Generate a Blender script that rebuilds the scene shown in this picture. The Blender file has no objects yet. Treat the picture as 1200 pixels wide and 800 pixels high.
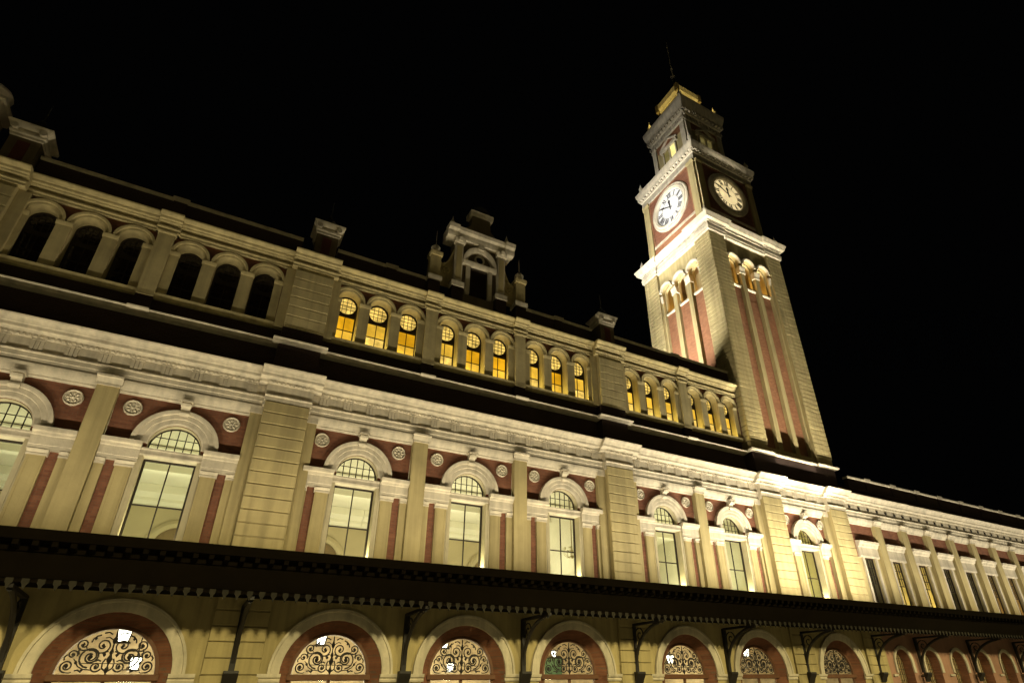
import bpy, bmesh, math, random
from mathutils import Matrix, Vector
random.seed(7)
sc = bpy.context.scene
col = sc.collection
PI = math.pi

# ------------------------------------------------------------------ camera
# rows: right, down, forward
CAMR = ((0.869079, -0.494357, -0.017699), (0.221456, 0.420815, -0.8797), (0.442333, 0.760609, 0.4752))
cam_d = bpy.data.cameras.new('camera')
cam = bpy.data.objects.new('camera', cam_d)
col.objects.link(cam)
r_, d_, f_ = (Vector(v) for v in CAMR)
m3 = Matrix((r_, -d_, -f_)).transposed()
cam.matrix_world = Matrix.Translation((0, -24, 1.7)) @ m3.to_4x4()
cam_d.sensor_width = 36
cam_d.lens = 682.154 / 1200 * 36
cam_d.shift_x = -40.32 / 1200
cam_d.shift_y = 47.57 / 1200
cam_d.clip_start = 0.1
cam_d.clip_end = 3000
sc.camera = cam

# ------------------------------------------------------------------ night sky, exposure
w = bpy.data.worlds.new('World')
sc.world = w
w.use_nodes = True
bg = w.node_tree.nodes['Background']
bg.inputs[0].default_value = (0.9, 0.95, 1.0, 1)
bg.inputs[1].default_value = 0.0006
sc.view_settings.view_transform = 'Standard'
sc.view_settings.look = 'None'
sc.view_settings.exposure = 0.0
sc.view_settings.gamma = 1.0
sc.cycles.max_bounces = 6
sc.cycles.use_denoising = True
sc.cycles.sample_clamp_indirect = 4.0

# ------------------------------------------------------------------ lights
FLOOD = (1.0, 0.86, 0.58)
def lamp(kind, loc, power, colr, size=0.3, direction=None, size_y=None, spread=None, spot=None, blend=0.3):
    d = bpy.data.lights.new('lamp_light', kind)
    d.energy = power
    d.color = colr
    if kind == 'AREA':
        d.shape = 'RECTANGLE'
        d.size = size
        d.size_y = size_y or size
        if spread: d.spread = spread
    else:
        d.shadow_soft_size = size
    if kind == 'SPOT':
        d.spot_size = spot
        d.spot_blend = blend
    o = bpy.data.objects.new('lamp_light', d)
    col.objects.link(o)
    o.location = loc
    if direction is not None:
        o.rotation_euler = Vector(direction).to_track_quat('-Z', 'Y').to_euler()
    return o

# ------------------------------------------------------------------ materials
def mat(name, colr, rough=0.8, var=0.25, scale=0.6, bump=0.15, streak=0.0, brick=None, metallic=0.0, spec=0.3):
    m = bpy.data.materials.new(name)
    m.use_nodes = True
    nt = m.node_tree
    N, L = nt.nodes, nt.links
    b = N['Principled BSDF']
    b.inputs['Roughness'].default_value = rough
    b.inputs['Metallic'].default_value = metallic
    b.inputs['Specular IOR Level'].default_value = spec
    geo = N.new('ShaderNodeNewGeometry')
    n1 = N.new('ShaderNodeTexNoise')
    n1.inputs['Scale'].default_value = scale
    n1.inputs['Detail'].default_value = 8
    n1.inputs['Roughness'].default_value = 0.65
    L.new(geo.outputs['Position'], n1.inputs['Vector'])
    ramp = N.new('ShaderNodeMapRange')
    ramp.inputs[1].default_value = 0.3
    ramp.inputs[2].default_value = 0.7
    ramp.inputs[3].default_value = 1 - var
    ramp.inputs[4].default_value = 1 + var * 0.35
    L.new(n1.outputs['Fac'], ramp.inputs[0])
    mul = N.new('ShaderNodeMix')
    mul.data_type = 'RGBA'
    mul.blend_type = 'MULTIPLY'
    mul.inputs[0].default_value = 1.0
    if brick:
        sep = N.new('ShaderNodeSeparateXYZ')
        L.new(geo.outputs['Position'], sep.inputs[0])
        add = N.new('ShaderNodeMath')
        add.operation = 'ADD'
        L.new(sep.outputs[0], add.inputs[0])
        L.new(sep.outputs[1], add.inputs[1])
        cmb = N.new('ShaderNodeCombineXYZ')
        L.new(add.outputs[0], cmb.inputs[0])
        L.new(sep.outputs[2], cmb.inputs[1])
        bt = N.new('ShaderNodeTexBrick')
        L.new(cmb.outputs[0], bt.inputs['Vector'])
        bt.inputs['Color1'].default_value = (*colr, 1)
        bt.inputs['Color2'].default_value = (colr[0] * .72, colr[1] * .66, colr[2] * .66, 1)
        bt.inputs['Mortar'].default_value = (*brick, 1)
        bt.inputs['Scale'].default_value = 1.0
        bt.inputs['Mortar Size'].default_value = 0.007
        bt.inputs['Brick Width'].default_value = 0.25
        bt.inputs['Row Height'].default_value = 0.078
        L.new(bt.outputs['Color'], mul.inputs[6])
    else:
        mul.inputs[6].default_value = (*colr, 1)
    last = ramp.outputs[0]
    if streak:
        mp = N.new('ShaderNodeMapping')
        mp.inputs['Scale'].default_value = (3.0, 3.0, 0.12)
        L.new(geo.outputs['Position'], mp.inputs[0])
        n2 = N.new('ShaderNodeTexNoise')
        n2.inputs['Scale'].default_value = 1.3
        n2.inputs['Detail'].default_value = 5
        L.new(mp.outputs[0], n2.inputs['Vector'])
        r2 = N.new('ShaderNodeMapRange')
        r2.inputs[1].default_value = 0.42
        r2.inputs[2].default_value = 0.68
        r2.inputs[3].default_value = 1.0
        r2.inputs[4].default_value = 1.0 - streak
        L.new(n2.outputs['Fac'], r2.inputs[0])
        mm = N.new('ShaderNodeMath')
        mm.operation = 'MULTIPLY'
        L.new(last, mm.inputs[0])
        L.new(r2.outputs[0], mm.inputs[1])
        last = mm.outputs[0]
    L.new(last, mul.inputs[7])
    L.new(mul.outputs[2], b.inputs['Base Color'])
    if bump:
        n3 = N.new('ShaderNodeTexNoise')
        n3.inputs['Scale'].default_value = 14
        n3.inputs['Detail'].default_value = 4
        L.new(geo.outputs['Position'], n3.inputs['Vector'])
        bp = N.new('ShaderNodeBump')
        bp.inputs['Strength'].default_value = bump
        bp.inputs['Distance'].default_value = 0.03
        L.new(n3.outputs['Fac'], bp.inputs['Height'])
        L.new(bp.outputs[0], b.inputs['Normal'])
    return m

def glow(name, colr, strength, var=0.0, scale=1.5):
    m = bpy.data.materials.new(name)
    m.use_nodes = True
    nt = m.node_tree
    N, L = nt.nodes, nt.links
    b = N['Principled BSDF']
    b.inputs['Base Color'].default_value = (colr[0] * .12, colr[1] * .12, colr[2] * .12, 1)
    b.inputs['Roughness'].default_value = 0.5
    b.inputs['Emission Color'].default_value = (*colr, 1)
    b.inputs['Emission Strength'].default_value = strength
    if var:
        geo = N.new('ShaderNodeNewGeometry')
        n1 = N.new('ShaderNodeTexNoise')
        n1.inputs['Scale'].default_value = scale
        n1.inputs['Detail'].default_value = 4
        L.new(geo.outputs['Position'], n1.inputs['Vector'])
        r = N.new('ShaderNodeMapRange')
        r.inputs[1].default_value = 0.35
        r.inputs[2].default_value = 0.65
        r.inputs[3].default_value = strength * (1 - var)
        r.inputs[4].default_value = strength * (1 + var)
        L.new(n1.outputs['Fac'], r.inputs[0])
        L.new(r.outputs[0], b.inputs['Emission Strength'])
    return m

def glass(name, tint, gl=0.12, rough=0.03):
    m = bpy.data.materials.new(name)
    m.use_nodes = True
    nt = m.node_tree
    N, L = nt.nodes, nt.links
    N.remove(N['Principled BSDF'])
    tr = N.new('ShaderNodeBsdfTransparent')
    tr.inputs[0].default_value = (*tint, 1)
    gs = N.new('ShaderNodeBsdfGlossy')
    gs.inputs['Roughness'].default_value = rough
    lw = N.new('ShaderNodeLayerWeight')
    lw.inputs[0].default_value = 0.5
    pw = N.new('ShaderNodeMath')
    pw.operation = 'POWER'
    L.new(lw.outputs['Facing'], pw.inputs[0])
    pw.inputs[1].default_value = 4.0
    fr = N.new('ShaderNodeMath')
    fr.operation = 'MULTIPLY_ADD'
    L.new(pw.outputs[0], fr.inputs[0])
    fr.inputs[1].default_value = 0.7
    fr.inputs[2].default_value = 0.04
    geo = N.new('ShaderNodeNewGeometry')
    ns = N.new('ShaderNodeTexNoise')
    ns.inputs['Scale'].default_value = 1.2
    L.new(geo.outputs['Position'], ns.inputs['Vector'])
    bp = N.new('ShaderNodeBump')
    bp.inputs['Strength'].default_value = 0.04
    L.new(ns.outputs['Fac'], bp.inputs['Height'])
    L.new(bp.outputs[0], gs.inputs['Normal'])
    mx = N.new('ShaderNodeMixShader')
    L.new(fr.outputs[0], mx.inputs[0])
    L.new(tr.outputs[0], mx.inputs[1])
    L.new(gs.outputs[0], mx.inputs[2])
    L.new(mx.outputs[0], N['Material Output'].inputs[0])
    return m

M = dict(
    plaster=mat('ochre_plaster', (0.43, 0.350, 0.165), 0.85, 0.22, 0.6, 0.15, 0.26),
    attic=mat('attic_stone', (0.50, 0.415, 0.21), 0.85, 0.28, 1.0, 0.15, 0.26),
    shadeplaster=mat('dark_shaded_plaster', (0.15, 0.115, 0.06), 0.9, 0.3, 0.7, 0.15, 0.2),  # darker copy of the plaster, shade on the turret bodies put into the colour
    trim=mat('cream_stone_trim', (0.60, 0.53, 0.395), 0.8, 0.28, 1.3, 0.2, 0.24),
    brick=mat('red_brick', (0.25, 0.10, 0.052), 0.85, 0.35, 1.4, 0.15, 0.0, (0.17, 0.10, 0.065)),
    towerbrick=mat('rose_brick', (0.33, 0.145, 0.068), 0.85, 0.2, 0.7, 0.15, 0.0, (0.25, 0.15, 0.085)),
    shadebrick=mat('dark_shaded_brick', (0.045, 0.024, 0.017), 0.9, 0.3, 0.7, 0.15, 0.0, (0.06, 0.045, 0.035)),  # dark brick; the shade above the cornices is put into its colour
    roof=mat('dark_slate', (0.03, 0.03, 0.03), 0.7, 0.3, 1.5, 0.1),
    iron=mat('black_iron', (0.02, 0.016, 0.012), 0.55, 0.2, 3, 0.05),
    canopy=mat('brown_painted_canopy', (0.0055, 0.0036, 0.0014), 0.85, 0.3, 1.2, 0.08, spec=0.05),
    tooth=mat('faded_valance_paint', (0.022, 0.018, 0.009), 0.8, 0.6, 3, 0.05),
    wood=mat('brown_door_wood', (0.13, 0.055, 0.022), 0.55, 0.3, 3, 0.06),
    frame=mat('dark_window_frame', (0.03, 0.022, 0.014), 0.6, 0.2, 3, 0.03),
    wframe=mat('cream_window_frame', (0.46, 0.40, 0.25), 0.6, 0.15, 2, 0.05),
    inner=mat('interior_plaster', (0.62, 0.585, 0.45), 0.85, 0.12, 0.6, 0.05),
    recess=mat('interior_dark_recess', (0.16, 0.11, 0.05), 0.85, 0.2, 0.9, 0.05),
    innerdk=mat('interior_moulding', (0.36, 0.30, 0.17), 0.85, 0.12, 0.9, 0.05),
    hall=mat('hall_plaster', (0.62, 0.53, 0.38), 0.85, 0.5, 1.6, 0.05),
    pinkwall=mat('rose_plaster', (0.36, 0.20, 0.135), 0.85, 0.18, 0.7, 0.1, 0.12),
    amber=glow('amber_blind', (0.83, 0.40, 0.010), 0.92, 0.30, 1.1),
    amberlo=glow('amber_blind_bright', (0.87, 0.50, 0.045), 1.0, 0.3, 1.1),
    amberhi=glow('straw_glass', (0.90, 0.60, 0.13), 0.95, 0.45, 2.5),
    dial=glow('clock_dial_milk_glass', (1.0, 0.98, 0.92), 0.95),
    dialwarm=glow('clock_dial_warm_glass', (1.0, 0.78, 0.38), 0.85, 0.25, 0.8),
    lantern=glow('lantern_opal_glass', (1.0, 0.97, 0.93), 7.0),
    lens=glow('floodlight_lens', (1.0, 0.85, 0.55), 3.0),
    towerwin=glow('tower_window_glass', (1.0, 0.86, 0.30), 1.1, 0.2, 2),
    towerdim=glow('tower_window_dim', (1.0, 0.80, 0.25), 0.12, 0.4, 2),
    pane=glass('clear_window_glass', (0.95, 0.96, 0.89)),
    dkpane=mat('dark_blind_glass', (0.022, 0.016, 0.01), 0.12, 0.2, 2, 0.0, spec=0.5),
    asphalt=mat('asphalt', (0.05, 0.05, 0.05), 0.9, 0.3, 2, 0.3),
    paving=mat('paving_stone', (0.22, 0.21, 0.19), 0.85, 0.25, 1.5, 0.2),
    green=mat('green_painted_sign', (0.13, 0.24, 0.15), 0.6, 0.4, 3, 0.05),
    winered=mat('dark_red_paint', (0.10, 0.03, 0.02), 0.7, 0.2, 1, 0.05),
)

# ------------------------------------------------------------------ mesh builder
class MB:
    def __init__(s, M4=None):
        s.v, s.f, s.x = [], [], M4
    def add(s, vs, fs):
        o = len(s.v)
        s.v += [tuple(s.x @ Vector(v)) if s.x else tuple(v) for v in vs]
        s.f += [tuple(i + o for i in f) for f in fs]
        return s
    def box(s, x0, x1, y0, y1, z0, z1):
        return s.add([(x0, y0, z0), (x1, y0, z0), (x1, y1, z0), (x0, y1, z0), (x0, y0, z1), (x1, y0, z1), (x1, y1, z1), (x0, y1, z1)],
                     [(0, 3, 2, 1), (4, 5, 6, 7), (0, 1, 5, 4), (1, 2, 6, 5), (2, 3, 7, 6), (3, 0, 4, 7)])
    def cham(s, x0, x1, y0, y1, z0, z1, c):
        """block whose front (y0) edges are chamfered by c"""
        return s.add([(x0 + c, y0, z0 + c), (x1 - c, y0, z0 + c), (x1 - c, y0, z1 - c), (x0 + c, y0, z1 - c),
                      (x0, y0 + c, z0), (x1, y0 + c, z0), (x1, y0 + c, z1), (x0, y0 + c, z1),
                      (x0, y1, z0), (x1, y1, z0), (x1, y1, z1), (x0, y1, z1)],
                     [(0, 1, 2, 3), (0, 4, 5, 1), (1, 5, 6, 2), (2, 6, 7, 3), (3, 7, 4, 0), (4, 8, 9, 5), (5, 9, 10, 6), (6, 10, 11, 7), (7, 11, 8, 4), (8, 11, 10, 9)])
    def prof(s, x0, x1, P):
        n = len(P)
        vs = [(x0, y, z) for y, z in P] + [(x1, y, z) for y, z in P]
        fs = [(i, (i + 1) % n, n + (i + 1) % n, n + i) for i in range(n)]
        fs += [tuple(range(n - 1, -1, -1)), tuple(range(n, 2 * n))]
        return s.add(vs, fs)
    def side(s, x0, x1, P):
        """extrude an (x,z)-style outline (here y,z -> given as (x,z)) along y from x0 to x1"""
        n = len(P)
        vs = [(x, x0, z) for x, z in P] + [(x, x1, z) for x, z in P]
        fs = [(i, (i + 1) % n, n + (i + 1) % n, n + i) for i in range(n)]
        fs += [tuple(range(n - 1, -1, -1)), tuple(range(n, 2 * n))]
        return s.add(vs, fs)
    def arc(s, cx, zs, P, a0=180, a1=0, n=24, zb=None):
        """sweep a closed (r,y) profile round an arch; zb adds straight legs down to zb"""
        secs = []
        if zb is not None and a0 == 180: secs.append([(cx - r, y, zb) for r, y in P])
        for i in range(n + 1):
            a = math.radians(a0 + (a1 - a0) * i / n)
            secs.append([(cx + r * math.cos(a), y, zs + r * math.sin(a)) for r, y in P])
        if zb is not None and a1 == 0: secs.append([(cx + r, y, zb) for r, y in P])
        k = len(P)
        vs = [p for q in secs for p in q]
        fs = []
        for i in range(len(secs) - 1):
            for j in range(k):
                a, b = i * k + j, i * k + (j + 1) % k
                fs.append((a, b, b + k, a + k))
        fs += [tuple(range(k - 1, -1, -1)), tuple(range((len(secs) - 1) * k, len(secs) * k))]
        return s.add(vs, fs)
    def ring(s, cx, zc, P, n=32):
        k = len(P)
        vs, fs = [], []
        for i in range(n):
            a = 2 * PI * i / n
            vs += [(cx + r * math.cos(a), y, zc + r * math.sin(a)) for r, y in P]
        for i in range(n):
            for j in range(k):
                a, b = i * k + j, i * k + (j + 1) % k
                c, d = ((i + 1) % n) * k + (j + 1) % k, ((i + 1) % n) * k + j
                fs.append((a, b, c, d))
        return s.add(vs, fs)
    def disc(s, cx, zc, r, y0, y1, n=32):
        vs = [(cx + r * math.cos(2 * PI * i / n), y, zc + r * math.sin(2 * PI * i / n)) for y in (y0, y1) for i in range(n)]
        fs = [(i, (i + 1) % n, n + (i + 1) % n, n + i) for i in range(n)]
        fs += [tuple(range(n)), tuple(range(2 * n - 1, n - 1, -1))]
        return s.add(vs, fs)
    def half(s, cx, zs, r, y0, y1, n=20):
        P = [(cx + r * math.cos(PI * i / n), zs + r * math.sin(PI * i / n)) for i in range(n + 1)]
        return s.side(y0, y1, P)
    def lathe(s, cx, cy, P, n=14):
        vs, fs = [], []
        k = len(P)
        for i in range(n):
            a = 2 * PI * i / n
            vs += [(cx + r * math.cos(a), cy + r * math.sin(a), z) for r, z in P]
        for i in range(n):
            for j in range(k - 1):
                a = i * k + j
                b = ((i + 1) % n) * k + j
                fs.append((a, b, b + 1, a + 1))
        return s.add(vs, fs)
    def archpanel(s, x0, x1, z0, z1, cx, r, zs, zb, y0, y1, n=20):
        A = [PI * i / n for i in range(n + 1)]
        A += [math.atan2(z1 - zs, x1 - cx), math.atan2(z1 - zs, x0 - cx)]
        A = sorted(set(round(a, 5) for a in A), reverse=True)
        inn, out = [], []
        low = zb < zs - 1e-4
        if low:
            inn.append((cx - r, zb)); out.append((x0, zb))
        for a in A:
            c, q = math.cos(a), math.sin(a)
            inn.append((cx + r * c, zs + r * q))
            t = 1e9
            if c > 1e-6: t = min(t, (x1 - cx) / c)
            if c < -1e-6: t = min(t, (x0 - cx) / c)
            if q > 1e-6: t = min(t, (z1 - zs) / q)
            out.append((cx + t * c, zs + t * q))
        if low:
            inn.append((cx + r, zb)); out.append((x1, zb))
        k = len(inn)
        vs = [(x, y0, z) for x, z in inn] + [(x, y0, z) for x, z in out] + [(x, y1, z) for x, z in inn] + [(x, y1, z) for x, z in out]
        fs = []
        for i in range(k - 1):
            fs += [(i, i + 1, k + i + 1, k + i), (2 * k + i, 3 * k + i, 3 * k + i + 1, 2 * k + i + 1),
                   (i, 2 * k + i, 2 * k + i + 1, i + 1), (k + i, k + i + 1, 3 * k + i + 1, 3 * k + i)]
        fs += [(0, k, 3 * k, 2 * k), (k - 1, 3 * k - 1, 4 * k - 1, 2 * k - 1)]
        s.add(vs, fs)
        if zb > z0 + 1e-4: s.box(x0, x1, y0, y1, z0, zb)
        return s
    def square(s, cx, cy, h, P, hy=None):
        """mitred moulding round a square of half-size h; P = (out, z) list bottom to top"""
        hy = h if hy is None else hy
        vs, fs = [], []
        for o, z in P:
            vs += [(cx - h - o, cy - hy - o, z), (cx + h + o, cy - hy - o, z), (cx + h + o, cy + hy + o, z), (cx - h - o, cy + hy + o, z)]
        for i in range(len(P) - 1):
            for j in range(4):
                a, b = i * 4 + j, i * 4 + (j + 1) % 4
                fs.append((a, b, b + 4, a + 4))
        n = len(vs)
        fs += [(3, 2, 1, 0), (n - 4, n - 3, n - 2, n - 1)]
        return s.add(vs, fs)
    def tube(s, P, r, n=6):
        """round bar along a polyline of Vectors"""
        P = [Vector(p) for p in P]
        k = len(P)
        vs, fs = [], []
        for i, p in enumerate(P):
            t = (P[min(i + 1, k - 1)] - P[max(i - 1, 0)]).normalized()
            u = t.cross(Vector((0, 1, 0)))
            if u.length < 0.1: u = t.cross(Vector((1, 0, 0)))
            u.normalize()
            q = t.cross(u).normalized()
            vs += [tuple(p + u * r * math.cos(2 * PI * j / n) + q * r * math.sin(2 * PI * j / n)) for j in range(n)]
        for i in range(k - 1):
            for j in range(n):
                a, b = i * n + j, i * n + (j + 1) % n
                fs.append((a, b, b + n, a + n))
        fs += [tuple(range(n - 1, -1, -1)), tuple(range((k - 1) * n, k * n))]
        return s.add(vs, fs)
    def mesh(s, name, m, smooth=True):
        me = bpy.data.meshes.new(name)
        me.from_pydata(s.v, [], s.f)
        bm = bmesh.new()
        bm.from_mesh(me)
        bmesh.ops.recalc_face_normals(bm, faces=bm.faces)
        bm.to_mesh(me)
        bm.free()
        me.materials.append(m)
        if smooth:
            me.shade_smooth()
            me.set_sharp_from_angle(angle=math.radians(32))
        return me
    def build(s, name, m, parent=None, kind=None, smooth=True):
        o = bpy.data.objects.new(name, s.mesh(name, M[m] if isinstance(m, str) else m, smooth))
        col.objects.link(o)
        if parent: o.parent = parent
        if kind: o['kind'] = kind
        return o

def place(name, me, parent, loc=(0, 0, 0), rotz=0.0, scale=None):
    o = bpy.data.objects.new(name, me)
    col.objects.link(o)
    o.parent = parent
    o.location = loc
    if rotz: o.rotation_euler = (0, 0, rotz)
    if scale: o.scale = scale
    return o

def thing(name, label, cat, loc=(0, 0, 0), group=None):
    o = bpy.data.objects.new(name, None)
    col.objects.link(o)
    o.empty_display_size = 0.2
    o.location = loc
    o['label'] = label
    o['category'] = cat
    if group: o['group'] = group
    return o

def box(name, m, parent, *a):
    return MB().box(*a).build(name, m, parent)

# ------------------------------------------------------------------ layout
BAYS = [-6.89, -1.88, 4.74, 9.75, 14.76, 21.25, 26.26]
TBAY = 32.70
PIERS = [-10.11, 1.53, 18.03, 29.55, 35.85]
HALF = 2.505
PILS = [-4.385, 7.245, 12.255, 23.755]           # single pilasters inside a group
GROUPS = [(-9.04, 0.26), (2.60, 16.86), (19.20, 28.38), (30.72, 34.68)]
WPITCH = 3.05
WBAYS = [38.73 + WPITCH * i for i in range(12)]
WPILS = [40.255 + WPITCH * i for i in range(12)]
X0, XW, X1 = -16.0, 37.02, 75.5                   # station left end, wing start, wing end
YG = -0.5                                         # face of the ground storey

# ================================================================== setting
def sheet(name, m, x0, x1, y0, y1, z):
    o = MB().add([(x0, y0, z), (x1, y0, z), (x1, y1, z), (x0, y1, z)], [(0, 1, 2, 3)]).build(name, m)
    o['kind'] = 'structure'
    return o
sheet('ground', 'asphalt', -600, 600, -600, 600, -0.16)
o = MB().box(-120, 160, -7.0, -0.3, -0.15, 0.0).build('pavement', 'paving'); o['kind'] = 'structure'
o = MB().box(-120, 160, -7.18, -7.004, -0.15, 0.01).build('kerb', 'trim'); o['kind'] = 'structure'
o = MB().box(-120, 160, -30.0, -21.5, -0.15, 0.0).build('pavement', 'paving'); o['kind'] = 'structure'

# ================================================================== the station
st = thing('railway_station', 'long cream and red brick station building with arched windows and balustraded roof gable', 'building')
tw = thing('clock_tower', 'tall square brick and cream clock tower with two lit round dials', 'tower', (32.7, 3.5, 0))
wg = thing('station_wing', 'lower side wing with tall narrow windows between pale pilasters', 'building', (37.02, 0, 0))
cn = thing('street_canopy', 'dark brown awning on iron brackets with toothed valance over the pavement', 'canopy')
tw.location = (0, 0, 0); wg.location = (0, 0, 0)

# ---------------- ground storey
blk = {}
def block_mesh(wd, hg, dp=0.06, m='plaster'):
    k = (round(wd, 3), round(hg, 3), m)
    if k not in blk:
        blk[k] = MB().cham(-wd / 2, wd / 2, 0, dp, 0.016 if hg > .4 else .022, hg - (0.016 if hg > .4 else .022), 0.022).mesh('stone_block', M[m], False)
    return blk[k]

def spiral(cx, cz, r0, r1, a0, turns, y, n=26):
    P = []
    for i in range(n + 1):
        t = i / n
        r = r0 + (r1 - r0) * t
        a = math.radians(a0) + turns * 2 * PI * t
        P.append((cx + r * math.cos(a), y, cz + r * math.sin(a)))
    return P

def scroll_meshes():
    """iron scrolls of the fanlight, centred on the arch centre (right half); mirrored copies make the left half"""
    S = []
    S.append(MB().tube(spiral(0.50, 0.46, 0.30, 0.07, -90, 1.6, 0), 0.025).tube(spiral(0.50, 0.46, 0.20, 0.05, 60, 0.8, 0), 0.022))
    S.append(MB().tube(spiral(0.26, 0.78, 0.22, 0.05, -60, -1.3, 0), 0.021).tube([(0.05, 0, 0.95), (0.16, 0, 1.02), (0.26, 0, 1.0)], 0.015))
    S.append(MB().tube(spiral(1.02, 0.20, 0.17, 0.05, -90, 1.5, 0), 0.022).tube([(0.86, 0, 0.04), (0.92, 0, 0.02), (1.02, 0, 0.03)], 0.015))
    S.append(MB().tube(spiral(0.76, 0.80, 0.17, 0.04, -120, 1.4, 0), 0.021).tube([(0.62, 0, 0.62), (0.66, 0, 0.70), (0.68, 0, 0.74)], 0.014))
    S.append(MB().tube(spiral(0.30, 0.19, 0.15, 0.04, 200, 1.3, 0), 0.022).tube([(0.40, 0, 0.10), (0.60, 0, 0.12), (0.75, 0, 0.20), (0.84, 0, 0.34)], 0.016))
    S.append(MB().tube(spiral(0.96, 0.52, 0.13, 0.035, 200, -1.2, 0), 0.020).tube([(0.84, 0, 0.34), (0.90, 0, 0.40)], 0.014))
    # leaf buds and tendrils between the scrolls
    B = MB()
    for x, z, r in ((0.50, 0.46, .07), (0.26, 0.78, .05), (1.02, 0.20, .055), (0.76, 0.80, .045), (0.30, 0.19, .05), (0.96, 0.52, .04), (0.62, 0.10, .04), (0.50, 0.98, .045), (0.82, 0.30, .045), (0.16, 0.52, .05)):
        B.lathe(x, 0, [(0.0, z - r * 1.3), (r * .8, z - r * .4), (r, z), (r * .6, z + r * .7), (0.0, z + r * 1.4)], 7)
    for P in ([(0.05, .08), (0.14, .16), (0.15, .30), (0.10, .42)], [(0.08, .62), (0.16, .60), (0.22, .54)], [(0.38, 1.08), (0.48, 1.04), (0.56, .96), (0.58, .86)], [(0.80, .52), (0.84, .62), (0.82, .70)], [(1.12, .36), (1.14, .44), (1.08, .52)], [(0.10, 1.10), (0.20, 1.16), (0.32, 1.13)], [(0.20, .34), (0.28, .38), (0.34, .34)], [(0.62, .04), (0.72, .10), (0.80, .08)]):
        B.tube([(x, 0, z) for x, z in P], 0.022)
    S.append(B)
    out = []
    for s_ in S:
        a = MB(); a.v = list(s_.v); a.f = list(s_.f)
        b = MB(); b.v = [(-x, y, z) for x, y, z in s_.v]; b.f = [tuple(reversed(f)) for f in s_.f]
        out += [a.mesh('scroll', M['iron']), b.mesh('scroll', M['iron'])]
    return out
SCR = scroll_meshes()
stem = MB().tube([(0, 0, 0), (0, 0, 1.24)], 0.022)
for z, r in ((0.12, 0.09), (0.42, 0.11), (0.62, 0.08), (0.95, 0.09)):
    stem.lathe(0, 0, [(0.0, z - r * 1.4), (r * .5, z - r * .7), (r * .75, z), (r * .35, z + r), (0.0, z + r * 1.8)], 8)
stem.tube([(-0.74, 0, 0.30), (0.74, 0, 0.30)], 0.012)
STEM = stem.mesh('stem', M['iron'])
FAN_RING = MB().arc(0, 0, [(1.385, -0.05), (1.29, -0.05), (1.27, 0.0), (1.27, 0.06), (1.385, 0.06)]).mesh('frame', M['wood'])
FAN_GLASS = MB().half(0, 0, 1.29, -0.004, 0.004).mesh('pane', M['pane'])
TRANSOM = MB().prof(-1.42, 1.42, [(-0.10, -0.20), (-0.14, -0.17), (-0.14, -0.02), (-0.10, 0.0), (0.10, 0.0), (0.10, -0.20)]).mesh('transom', M['wood'])
DOOR = MB().box(-1.37, -1.25, -0.04, 0.06, -2.54, -0.2).box(1.25, 1.37, -0.04, 0.06, -2.54, -0.2).box(-0.05, 0.05, -0.04, 0.06, -2.54, -0.2) \
    .box(-1.25, -0.05, -0.035, 0.055, -2.54, -1.9).box(0.05, 1.25, -0.035, 0.055, -2.54, -1.9).mesh('leaf_frame', M['wood'])
DOORPANE = MB().box(-1.25, -0.05, 0.0, 0.01, -1.9, -0.2).mesh('pane', M['pane'])
SPLAY = MB().arc(0, 0, [(1.735, 0.012), (1.70, 0.05), (1.375, 0.40), (1.375, 0.55), (1.78, 0.55), (1.78, 0.012)], zb=-2.54).mesh('brick_reveal', M['brick'])
GARCH = MB().arc(0, 0, [(1.735, 0.02), (1.735, -0.05), (1.80, -0.09), (2.02, -0.09), (2.04, -0.13), (2.12, -0.13), (2.12, 0.02)]).mesh('archivolt', M['trim'])

ZS = 2.54
gb = BAYS + [TBAY]
for c in gb:
    h = HALF if c != TBAY else 2.0
    MB().archpanel(c - h, c + h, 0, 5.9, c, 1.74, ZS, 0.0, YG, YG + 0.5).build('ground_wall', 'plaster', st)
    place('archivolt', GARCH, st, (c, YG, ZS))
    place('brick_reveal', SPLAY, st, (c, YG, ZS))
    fan = place('fanlight', FAN_RING, st, (c, YG + 0.42, ZS))
    place('pane', FAN_GLASS, fan, (0, 0.02, 0))
    for s_ in SCR[:-2]: place('scroll', s_, fan, (0, -0.015, 0.02))
    for s_ in SCR[-2:]: place('leaf_ornament', s_, fan, (0, -0.015, 0.02))['kind'] = 'stuff'
    place('stem', STEM, fan, (0, -0.015, 0.0))
    place('transom', TRANSOM, fan, (0, 0, 0))
    dr = place('door', DOOR, st, (c, YG + 0.42, ZS))
    place('pane', DOORPANE, dr, (0, 0.004, 0))
    place('pane', DOORPANE, dr, (1.3, 0.004, 0))
# ground wall between groups, behind the piers
edges = [(X0, BAYS[0] - HALF), (BAYS[1] + HALF, BAYS[2] - HALF), (BAYS[4] + HALF, BAYS[5] - HALF), (BAYS[6] + HALF, TBAY - 2.0), (TBAY + 2.0, XW)]
for a, b in edges: box('ground_wall', 'plaster', st, a, b, YG, YG + 0.5, 0, 5.9)
# rusticated blocks of the ground-floor piers
for p in PIERS:
    par = box('ground_pier', 'plaster', st, p - 0.80, p + 0.80, YG - 0.06, YG - 0.002, 0, 5.5)
    for i in range(11):
        place('stone_block', block_mesh(1.72, 0.49), par, (p, YG - 0.13, 0.05 + i * 0.49))
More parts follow.
